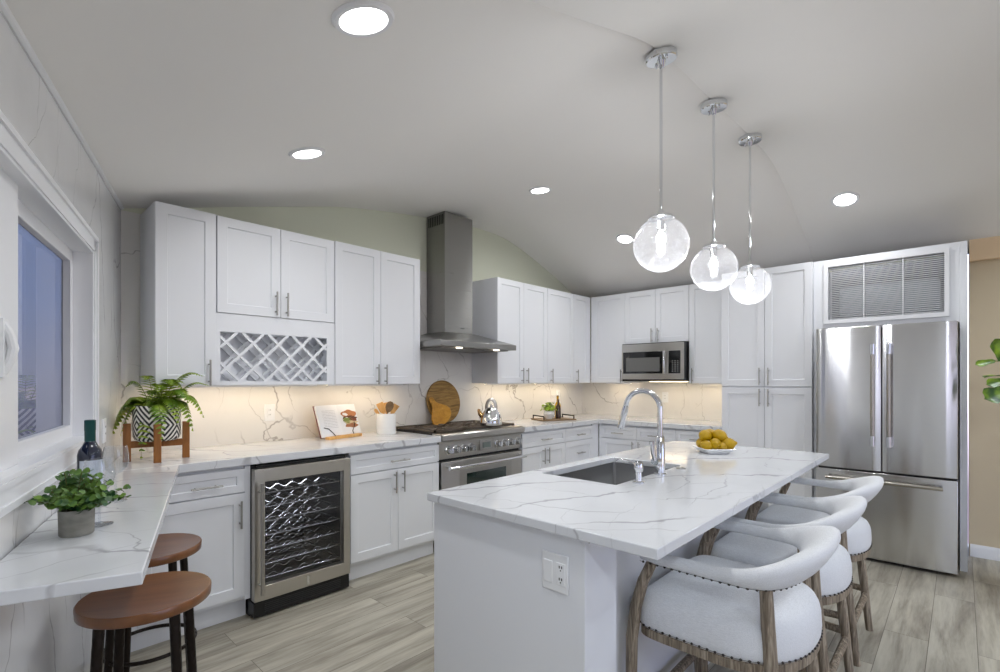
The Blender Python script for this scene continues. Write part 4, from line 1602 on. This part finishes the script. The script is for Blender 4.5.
def frond(mb, base, az, L, rise, droop, wid, n=17):
    rach = []
    for i in range(n + 1):
        u = i / n
        r = L * (u * 0.9 + 0.1 * u * u) * (1 - 0.22 * u * droop)
        z = rise * math.sin(min(1.0, u * 1.15) * PI * 0.5) - droop * 0.16 * u ** 2.4
        rach.append(Vector((base[0] + math.cos(az) * r, base[1] + math.sin(az) * r, base[2] + z)))
    mb.mi = 1
    mb.tube(rach, [0.0022 * (1 - 0.7 * i / n) for i in range(n + 1)], 5)
    mb.mi = 0
    for i in range(2, n + 1):
        u = i / n
        tg = (rach[i] - rach[i - 1]).normalized()
        sd = tg.cross(Vector((0, 0, 1))).normalized()
        up = sd.cross(tg)
        w = wid * (math.sin(PI * (0.12 + 0.86 * u)) ** 0.7) * 1.0
        hl = L / n * 0.66
        for s in (-1, 1):
            d = (sd * s + tg * 0.35 - up * 0.25).normalized()
            p = rach[i]
            a = [p - tg * hl * 0.8, p + d * w * 0.5 - tg * hl * 0.9 + up * 0.002, p + d * w - up * w * 0.10, p + d * w * 0.5 + tg * hl * 0.75 + up * 0.002, p + tg * hl * 0.7]
            mb.face([mb.bm.verts.new(q) for q in a])


mb = MB()
vr = R(47)
def camaz(deg):            # 0 = image right, 90 = away from camera
    return R(deg) - vr
fr_list = [(8, .30, .17, 1.2, .062), (-8, .28, .14, 1.45, .060), (14, .25, .25, .30, .050), (40, .22, .19, .25, .046), (178, .30, .17, 1.25, .060), (192, .28, .12, 1.5, .058),
           (165, .26, .21, .75, .056), (140, .2, .17, .5, .046), (205, .2, .10, 1.3, .052), (-92, .18, .10, 2.0, .058), (-75, .18, .09, 1.8, .056), (-28, .23, .15, 1.2, .056),
           (-58, .18, .11, 1.6, .056), (-115, .18, .14, 1.3, .054), (-40, .21, .12, 1.5, .056), (230, .2, .15, 1.0, .054), (-150, .21, .17, 1.0, .056), (-18, .24, .19, .8, .056), (215, .17, .20, .5, .05),
           (-100, .13, .18, .8, .052), (-70, .12, .20, .5, .05), (150, .16, .19, .4, .05), (20, .16, .21, .3, .05), (-130, .13, .21, .4, .048), (-45, .14, .22, .4, .05), (100, .09, .15, .1, .036), (60, .10, .15, .1, .036),
           (0, .2, .22, .6, .052), (185, .2, .22, .7, .052), (-85, .09, .23, .3, .046), (-170, .12, .24, .3, .046)]
for dg, L, rs, dr_, wd in fr_list:
    az = camaz(dg + random.uniform(-5, 5))
    if math.sin(az) > 0.15:
        rs = min(rs, 0.115)
    frond(mb, (random.uniform(-.03, .03), random.uniform(-.03, .03), 0.145), az, L, rs, dr_, wd, 19)
obj('fronds', mb, [M_fern, M_stem], t)

# ------------------------------------------------------------------ small plant, bottle, glasses on the bar


def roundleaf(mb, c, n_, r, up=None, cup=0.25):
    n_ = n_.normalized()
    u = n_.orthogonal().normalized()
    w = n_.cross(u)
    ring = [mb.bm.verts.new(c + (u * math.cos(a) + w * math.sin(a) * 0.88) * r + n_ * r * cup * (0.4 * math.cos(2 * a))) for a in (2 * PI * k / 8 for k in range(8))]
    ctr = mb.bm.verts.new(c - n_ * r * cup)
    for k in range(8):
        mb.face([ctr, ring[k], ring[(k + 1) % 8]])


t = thing('potted_plant', 'small round-leaved plant in a grey concrete pot on the bar counter', 'plant', (0.203, 1.800, CT))
mb = MB(); mb.lathe([(0.02, 0), (0.036, 0), (0.0385, 0.003), (0.040, 0.070), (0.038, 0.072), (0.036, 0.070), (0.035, 0.06)], 40); obj('pot', mb, M_concrete, t, sharp=50)
mb = MB(); mb.lathe([(0.036, 0.06), (0.01, 0.064)], 24); obj('soil', mb, M_soil, t)
mb = MB()
random.seed(11)
for k in range(70):
    az = random.uniform(0, 2 * PI)
    L = random.uniform(0.05, 0.125)
    el = random.uniform(0.35, 1.45)
    if k < 10:
        L = random.uniform(0.115, 0.15); el = random.uniform(0.15, 0.6); az = 2 * PI * k / 10 + 0.3
    b = Vector((random.uniform(-.02, .02), random.uniform(-.02, .02), 0.062))
    pts = []
    for i in range(7):
        u = i / 6
        r = L * u
        pts.append(b + Vector((math.cos(az) * math.cos(el) * r, math.sin(az) * math.cos(el) * r, math.sin(el) * r * (1.1 - 0.25 * u) + 0.02 * u - 0.02 * u * u * (1 - el / 1.5))))
    mb.mi = 1
    mb.tube(pts, 0.0011, 5)
    for i in range(2, 7):
        mb.mi = 0
        for s in (-1, 1):
            d = (pts[i] - pts[i - 1]).normalized()
            sd = d.cross(Vector((0, 0, 1))).normalized() * s
            r = random.uniform(0.009, 0.0150) * (1.2 - 0.5 * i / 6)
            roundleaf(mb, pts[i] + sd * r * 0.9, Vector((random.uniform(-.9, .9), random.uniform(-1.2, .4), 0.8)) + sd * random.uniform(-.4, .4), r)
obj('foliage', mb, [M_euc, M_stem], t)

t = thing('wine_bottle', 'dark wine bottle with green foil neck and white label on the bar', 'bottle', (0.290, 2.250, CT))
mb = MB(); mb.lathe([(0.02, 0.004), (0.034, 0), (0.036, 0.004), (0.036, 0.165), (0.032, 0.183), (0.022, 0.198), (0.0155, 0.213), (0.0145, 0.28)], 40); obj('glass_body', mb, M_bottle, t, sharp=60)
mb = MB(); mb.lathe([(0.0158, 0.208), (0.0158, 0.25), (0.0166, 0.252), (0.0166, 0.286), (0.014, 0.288), (0.003, 0.288)], 28); obj('foil_cap', mb, M_foil, t)
mb = MB()
a0 = -2.6
mb.loft([[(0.0364 * math.cos(a0 + 2.5 * k / 20), 0.0364 * math.sin(a0 + 2.5 * k / 20), z) for k in range(21)] + [(0.0361 * math.cos(a0 + 2.5 * k / 20), 0.0361 * math.sin(a0 + 2.5 * k / 20), z) for k in range(20, -1, -1)] for z in (0.045, 0.148)])
obj('paper_label', mb, M_label, t)


def wine_glass(loc, label):
    t = thing('wine_glass', label, 'glass', loc, 0)
    mb = MB(); mb.lathe([(0.034, 0), (0.034, 0.0015), (0.010, 0.004), (0.0045, 0.008)], 28); obj('foot', mb, M_wineglass, t)
    mb = MB(); mb.tube([(0, 0, 0.006), (0, 0, 0.05), (0, 0, 0.095)], [0.004, 0.0033, 0.005], 10); obj('stem', mb, M_wineglass, t)
    mb = MB()
    pf = [(0.004, 0.094), (0.020, 0.102), (0.034, 0.120), (0.039, 0.142), (0.038, 0.165), (0.033, 0.195), (0.032, 0.195), (0.037, 0.165), (0.038, 0.142), (0.033, 0.121), (0.019, 0.104)]
    mb.lathe(pf, 36); obj('bowl', mb, M_wineglass, t, sharp=60)


wine_glass((0.262, 1.868, CT), 'clear wine glass beside the wine bottle, nearer the camera')
wine_glass((0.352, 2.187, CT), 'clear wine glass behind the wine bottle, nearer the fern')

# ------------------------------------------------------------------ cookbook on its stand
BK = Vector((1.895, 3.39, CT))
t = thing('book_stand', 'light wooden cookbook stand with dark wire page holders', 'book stand', BK, R(14))
mb = MB(); mb.box(-0.16, 0.16, -0.055, -0.01, 0.0, 0.020); obj('ledge', mb, M_lightwood, t, 0.002)
tilt = R(-20)
Mt = Matrix.Translation((0, -0.018, 0.020)) @ Matrix.Rotation(tilt, 4, 'X')
mb = MB(); mb.box(-0.13, 0.13, 0.022, 0.030, 0.0, 0.20, Mt); obj('backrest', mb, M_lightwood, t)
mb = MB(); mb.tube([Mt @ Vector((0, 0.03, 0.18)), (0, 0.13, 0.0)], 0.006, 8); obj('prop_leg', mb, M_lightwood, t)
for s, o_ in ((-1, 0.0), (1, 0.0)):
    mb = MB()
    mb.tube([Mt @ Vector(p) for p in ((s * 0.09, -0.02, -0.006), (s * 0.095, -0.010, 0.02), (s * 0.125, -0.008, 0.055), (s * 0.165 if s < 0 else 0.135, -0.008, 0.066 if s < 0 else 0.09))], 0.0028, 6)
    obj('page_holder', mb, M_bronze, t)
t = thing('cookbook', 'open cookbook showing a burger photograph, propped on the wooden stand', 'book', BK, R(14))
mb = MB()
for s in (-1, 1):
    mb.mi = 0
    pg = []
    for i in range(9):
        u = i / 8
        pg.append((s * 0.188 * u, -0.006 + 0.012 * u - 0.016 * math.sin(PI * min(1, u * 1.3) * 0.75) * 0.5))
    pts = pg + [(s * 0.188, 0.016), (0, 0.018)]
    mb.loft([[Mt @ Vector((x, y, z)) for x, y in pts] for z in (0.0, 0.235)])
obj('pages', mb, M_text, t)
mb = MB()
mb.box(-0.194, 0.194, 0.017, 0.021, -0.003, 0.240, Mt)
obj('cover', mb, mat('book_cover', srgb(120, 62, 50), 0.5), t)
# the burger picture printed on the right page
def pgy(x):
    u = x / 0.188
    return -0.006 + 0.012 * u - 0.016 * math.sin(PI * min(1, u * 1.3) * 0.75) * 0.5 - 0.0008


def patch(mb, cx, cz, rx, rz_, top=None, seed=0, lift=0.0):
    n = 28
    ctr = mb.bm.verts.new(Mt @ Vector((cx, pgy(cx) - lift, cz)))
    ring = []
    for k in range(n):
        a = 2 * PI * k / n
        w = 1 + 0.10 * math.sin(a * 5 + seed) + 0.06 * math.sin(a * 3 + 2 * seed)
        x = min(0.184, max(0.012, cx + rx * w * math.cos(a)))
        zz = rz_ * w * math.sin(a)
        if top == 'dome' and zz < -rz_ * 0.35:
            zz = -rz_ * 0.35
        ring.append(mb.bm.verts.new(Mt @ Vector((x, pgy(x) - lift, cz + zz))))
    for k in range(n):
        mb.face([ctr, ring[k], ring[(k + 1) % n]])


mb = MB()
for i, (cx, cz, rx, rz_, tp) in enumerate(((0.104, 0.150, 0.078, 0.040, 'dome'), (0.106, 0.126, 0.078, 0.016, None), (0.078, 0.108, 0.050, 0.020, None), (0.140, 0.112, 0.034, 0.016, None),
                                          (0.106, 0.088, 0.070, 0.014, None), (0.108, 0.066, 0.068, 0.018, None))):
    mb.mi = i
    patch(mb, cx, cz, rx, rz_, tp, i * 1.7, i * 0.0001)
obj('burger_picture', mb, [mat('print_bun', srgb(172, 112, 70), 0.7), mat('print_meat', srgb(92, 52, 36), 0.7), mat('print_lettuce', srgb(126, 140, 70), 0.7), mat('print_tomato', srgb(120, 66, 48), 0.7),
                           mat('print_sauce', srgb(206, 186, 150), 0.7), mat('print_bottom_bun', srgb(164, 108, 74), 0.7)], t)

# ------------------------------------------------------------------ utensil crock
UC = Vector((2.27, 3.36, CT))
t = thing('utensil_crock', 'white cylindrical utensil crock on the counter left of the range', 'crock', UC)
mb = MB(); mb.lathe([(0.02, 0), (0.074, 0), (0.077, 0.004), (0.077, 0.160), (0.074, 0.163), (0.070, 0.160), (0.070, 0.02), (0.01, 0.018)], 44); obj('crock_body', mb, M_ceramic, t, sharp=50)


def utensil(name, label, az, lean, L, head, m):
    rise = math.sqrt(L * L - lean * lean)
    b = UC + Vector((-math.cos(az) * 0.045, -math.sin(az) * 0.045, 0.022))
    e = UC + Vector((math.cos(az) * (lean - 0.045), math.sin(az) * (lean - 0.045), 0.022 + rise))
    mb = MB()
    mb.tube([b, e], [0.0055, 0.0065], 8)
    ax = (e - b).normalized()
    vd = Vector((math.sin(R(47) ), math.cos(R(47)), 0))
    sd = ax.cross(vd).normalized()
    th = sd.cross(ax).normalized()
    secs = []
    for u, w in head:
        c = e + ax * u
        secs.append([c + sd * w + th * 0.004, c + sd * w - th * 0.004, c - sd * w - th * 0.004, c - sd * w + th * 0.004])
    mb.loft(secs)
    tag(obj(name, mb, m), label, 'kitchen utensil', 'utensils in the white crock')


spat = [(-0.03, 0.008), (-0.01, 0.024), (0.05, 0.028), (0.06, 0.027)]
spoon = [(-0.03, 0.008), (-0.015, 0.020), (0.005, 0.029), (0.03, 0.031), (0.05, 0.025), (0.062, 0.010)]
fork = [(-0.03, 0.008), (-0.01, 0.018), (0.05, 0.024), (0.055, 0.024)]
utensil('wooden_spatula', 'flat wooden spatula leaning left in the white crock', camaz(185), 0.075, 0.185, spat, M_lightwood)
utensil('wooden_spoon', 'darker round wooden spoon leaning right in the white crock', camaz(-15), 0.068, 0.19, spoon, M_traywood)
utensil('wooden_turner', 'pale wooden turner at the right rim of the white crock', camaz(15), 0.10, 0.19, fork, M_lightwood)
utensil('wooden_paddle', 'narrow pale wooden paddle in the middle of the white crock', camaz(120), 0.05, 0.18, [(-0.03, 0.007), (0, 0.015), (0.05, 0.019), (0.055, 0.018)], M_lightwood)
utensil('measuring_spoon', 'thin wooden-handled spoon poking out farthest left of the white crock', camaz(170), 0.12, 0.19, [(-0.03, 0.005), (-0.01, 0.011), (0.02, 0.014), (0.035, 0.008)], M_lightwood)

# ------------------------------------------------------------------ cutting boards behind the range
mb = MB()
Mb = Matrix.Translation((3.005, 3.478, 0.951)) @ Matrix.Rotation(R(-9), 4, 'X')
ringp = [(0.198 * math.cos(2 * PI * k / 64), 0.198 + 0.198 * math.sin(2 * PI * k / 64)) for k in range(64)]
mb.loft([[Mb @ Vector((x, y, z)) for x, z in ringp] for y in (0, 0.02)])
tag(obj('cutting_board', mb, M_board, None, 0.004), 'large round dark wooden cutting board leaning on the wall behind the range', 'cutting board')
mb = MB()
Mb = Matrix.Translation((2.955, 3.42, 0.953)) @ Matrix.Rotation(R(-13), 4, 'X') @ Matrix.Rotation(R(-30), 4, 'Y')
# leaf shaped paddle: outline drawn in its own plane
half = [(0.0, 0.0), (0.055, 0.008), (0.095, 0.035), (0.112, 0.08), (0.098, 0.125), (0.064, 0.165), (0.036, 0.195), (0.022, 0.225), (0.020, 0.265), (0.012, 0.282), (0.0, 0.286)]
pl = half + [(-x, z) for x, z in reversed(half[1:-1])]
mb.loft([[Mb @ Vector((x * 1.15, y, z * 0.98)) for x, z in pl] for y in (0, 0.016)])
tag(obj('paddle_board', mb, M_paddle, None, 0.004), 'small honey-coloured paddle board leaning on the round cutting board', 'cutting board')

# ------------------------------------------------------------------ kettle
t = thing('kettle', 'polished steel tea kettle on the front right burner', 'kettle', (3.125, 3.02, 0.949), R(-47))
mb = MB(); mb.lathe([(0.03, 0), (0.092, 0.0), (0.098, 0.006), (0.099, 0.025), (0.094, 0.055), (0.083, 0.09), (0.066, 0.122), (0.046, 0.146), (0.042, 0.150)], 44); obj('kettle_body', mb, M_chrome, t, sharp=60)
mb = MB(); mb.lathe([(0.043, 0.148), (0.040, 0.156), (0.014, 0.162), (0.009, 0.164), (0.012, 0.175), (0.010, 0.182), (0.003, 0.184)], 28); obj('lid', mb, M_chrome, t)
mb = MB(); mb.tube([(-0.070, 0, 0.075), (-0.098, 0, 0.098), (-0.108, 0, 0.125), (-0.106, 0, 0.14)], [0.028, 0.020, 0.014, 0.012], 14); obj('spout', mb, M_warm_spout, t)
mb = MB(); mb.tube([(-0.042 * math.cos(a), 0, 0.135 + 0.090 * math.sin(a) ** 0.8) for a in (PI * k / 16 for k in range(17))], 0.0085, 10, flat=1.9); obj('handle', mb, M_nickel, t)

# ------------------------------------------------------------------ serving tray with plant and bottles
TC = Vector((4.30, 3.22, CT))
TR = R(-22)
t = thing('serving_tray', 'flat wooden serving tray with dark metal handles in the counter corner', 'tray', TC, TR)
mb = MB(); mb.box(-0.205, 0.205, -0.135, 0.135, 0, 0.014); obj('board', mb, M_traywood, t, 0.003)
for s in (-1, 1):
    mb = MB(); mb.tube([(s * 0.185, -0.115, 0.012), (s * 0.185, -0.115, 0.048), (s * 0.185, 0.115, 0.048), (s * 0.185, 0.115, 0.012)], 0.007, 8); obj('handle', mb, M_bronze, t)
Mtr = Matrix.Translation(TC + Vector((0, 0, 0.014))) @ Matrix.Rotation(TR, 4, 'Z')
t = thing('potted_herb', 'bright green herb plant in a white faceted bowl on the tray', 'plant', Mtr @ Vector((-0.055, 0.0, 0)))
mb = MB(); mb.lathe([(0.02, 0), (0.034, 0), (0.062, 0.05), (0.056, 0.082), (0.052, 0.082), (0.052, 0.065)], 9); obj('bowl', mb, M_ceramic, t, sharp=15)
mb = MB(); mb.lathe([(0.053, 0.066), (0.01, 0.070)], 18); obj('soil', mb, M_soil, t)
mb = MB()
random.seed(3)
for k in range(90):
    a = random.uniform(0, 2 * PI); e = random.uniform(0.15, 1.5); r = random.uniform(0.05, 0.098)
    c = Vector((math.cos(a) * math.cos(e) * r, math.sin(a) * math.cos(e) * r, 0.078 + math.sin(e) * r * 1.05))
    roundleaf(mb, c, c - Vector((0, 0, 0.04)) + Vector((random.uniform(-.03, .03), random.uniform(-.03, .03), 0)), random.uniform(0.013, 0.02))
    if k % 3 == 0:
        mb.tube([(0, 0, 0.066), c], 0.0013, 4)
obj('foliage', mb, M_herb, t)


def cruet(name, label, lp, m, h, r):
    t = thing(name, label, 'bottle', Mtr @ Vector(lp))
    mb = MB(); mb.lathe([(0.01, 0), (r, 0), (r, h * 0.55), (r * 0.75, h * 0.66), (r * 0.38, h * 0.74), (r * 0.36, h * 0.93), (r * 0.42, h * 0.935), (r * 0.42, h * 0.96)], 24); obj('glass_body', mb, m, t, sharp=60)
    mb = MB(); mb.lathe([(r * 0.3, h * 0.95), (r * 0.36, h * 0.97), (r * 0.36, h), (r * 0.1, h + 0.002)], 14); obj('stopper', mb, M_cork, t)


cruet('oil_bottle', 'yellow olive oil bottle at the back of the tray', (0.092, 0.062, 0), M_oil, 0.245, 0.034)
cruet('vinegar_bottle', 'slim dark brown bottle in front of the oil bottle on the tray', (0.052, -0.012, 0), M_vinegar, 0.21, 0.029)

# ------------------------------------------------------------------ lemons
LC = Vector((3.0, 1.07, CT))
t = thing('fruit_plate', 'square white ceramic dish holding lemons on the island', 'dish', LC, R(-42))
mb = MB()
mb.loft([rrect(0.060, 0.060, 0.02, 0.0), rrect(0.066, 0.066, 0.02, 0.004), rrect(0.095, 0.095, 0.02, 0.030), rrect(0.092, 0.092, 0.019, 0.032), rrect(0.065, 0.065, 0.02, 0.010), rrect(0.04, 0.04, 0.02, 0.008)])
obj('dish', mb, M_ceramic, t, sharp=50)
MLc = Matrix.Translation(LC) @ Matrix.Rotation(R(-47), 4, 'Z')      # local x = to the right of the photo, y = away
LM = [(-0.062, -0.045, 0.042, 10, 20, 'lemon lying at the front left of the white dish'), (-0.012, -0.05, 0.054, 80, 10, 'upright lemon at the front centre of the white dish'),
      (0.030, -0.052, 0.036, 60, 0, 'small lemon tucked low at the front of the white dish'), (0.078, -0.028, 0.050, -20, -10, 'large lemon at the right edge of the white dish'),
      (-0.068, 0.02, 0.050, 50, 0, 'lemon low at the back left of the white dish'), (0.02, 0.03, 0.046, 0, 0, 'lemon hidden in the middle of the heap'),
      (0.070, 0.045, 0.045, 40, 10, 'lemon low at the back right of the white dish'), (-0.055, 0.0, 0.096, 30, 20, 'lemon on top of the heap at the left'),
      (0.035, -0.005, 0.098, -30, 20, 'lemon on top of the heap at the right'), (-0.006, 0.045, 0.098, 5, 0, 'lemon on top of the heap at the back')]
lemon_me = None
for i, (x, y, z, a, b, lb) in enumerate(LM):
    if lemon_me is None:
        mb = MB()
        pf = [(0.003, -0.046), (0.006, -0.043), (0.010, -0.039), (0.020, -0.031), (0.029, -0.018), (0.033, 0.0), (0.029, 0.018), (0.020, 0.030), (0.011, 0.037), (0.008, 0.042), (0.005, 0.045), (0.002, 0.046)]
        mb.lathe(pf, 22, M=Matrix.Rotation(R(90), 4, 'Y'))
        o = obj('lemon', mb, M_lemon, sharp=70)
        lemon_me = o
    else:
        o = lemon_me.copy()
        COL.objects.link(o)
    o.location = MLc @ Vector((x * 0.92, y * 0.9, z + 0.004))
    o.rotation_euler = (0, R(b), R(a - 47))
    sc = (0.95, 1.0, 0.82, 1.12, 1, 1, 1, 1.05, 1.1, 1.05)[i]
    o.scale = (sc, sc, sc)
    tag(o, lb, 'lemon', 'lemons in the white dish')

# ------------------------------------------------------------------ fiddle leaf fig at the right edge
t = thing('fiddle_leaf_fig', 'fiddle leaf fig with large green leaves beside the beige wall', 'plant', (4.42, -0.40, 0))
mb = MB(); mb.lathe([(0.02, 0), (0.13, 0), (0.15, 0.02), (0.165, 0.30), (0.158, 0.305), (0.152, 0.30), (0.15, 0.27)], 36); obj('pot', mb, M_ceramic, t)
mb = MB(); mb.lathe([(0.151, 0.26), (0.02, 0.268)], 24); obj('soil', mb, M_soil, t)
mb = MB(); mb.tube([(0, 0, 0.26), (0.02, 0.01, 0.7), (0.0, 0.02, 1.2), (0.01, 0.0, 1.75)], [0.016, 0.014, 0.011, 0.006], 10); obj('trunk', mb, M_bark, t)


def figleaf(mb, base, d, L, w, sag=0.2, nrm=None):
    d = d.normalized()
    n_ = nrm or Vector((0, 0, 1))
    sd = d.cross(n_).normalized()
    up = sd.cross(d).normalized()
    prof_ = [(0, .04), (.12, .30), (.28, .36), (.42, .34), (.6, .46), (.78, .50), (.92, .34), (1, .05)]
    rows = []
    for u, ww in prof_:
        c = base + d * L * u - Vector((0, 0, 1)) * sag * L * u * u
        rows.append([mb.bm.verts.new(c + sd * w * ww * s + up * (0.12 * w * abs(s) + 0.02 * w * math.sin(u * 20) * s)) for s in (-1, -.5, 0, .5, 1)])
    for a, b in zip(rows[:-1], rows[1:]):
        for k in range(4):
            mb.face([a[k], a[k + 1], b[k + 1], b[k]])


random.seed(8)
toR = Vector((0.682, -0.731, 0))
mb = MB()
FL = Vector((4.42, -0.40, 0))
c0, s0 = 0.7314, 0.6820
def spot(px, py, tt):
    rt = (px - 500) / 494.5 * tt
    return Vector((tt * c0 + rt * s0, tt * s0 - rt * c0, 1.342 + (380.2 - py) / 494.5 * tt)) - FL


for (bx, by), (tx, ty), tt, w, flat, sg in (((995, 361), (975, 364), 2.92, 0.045, 1, 0.05), ((1002, 362), (994, 339), 2.95, 0.10, 1, 0.0), ((1004, 377), (984, 373), 2.9, 0.07, 0, 0.25),
                                      ((1005, 381), (986, 383), 2.86, 0.06, 1, 0.1), ((1008, 390), (984, 398), 2.84, 0.105, 1, 0.05)):
    a, b = spot(bx, by, tt), spot(tx, ty, tt)
    figleaf(mb, a, b - a, (b - a).length, w, sg, Vector((-0.75, -0.45, 0.5)) if flat else None)
    mb.tube([(0.01, 0.01, a.z - 0.03), a.lerp(Vector((0.01, 0.01, a.z)), 0.4), a], 0.003, 5)
for k in range(16):
    a = random.uniform(-2.6, 0.6)
    z = 1.15 + 0.6 * k / 16
    figleaf(mb, Vector((0.02 * math.cos(a), 0.02 * math.sin(a), z)), Vector((math.cos(a), math.sin(a), random.uniform(0, .6))), random.uniform(.2, .27), random.uniform(.13, .17))
obj('leaves', mb, M_fig, t, sharp=80)
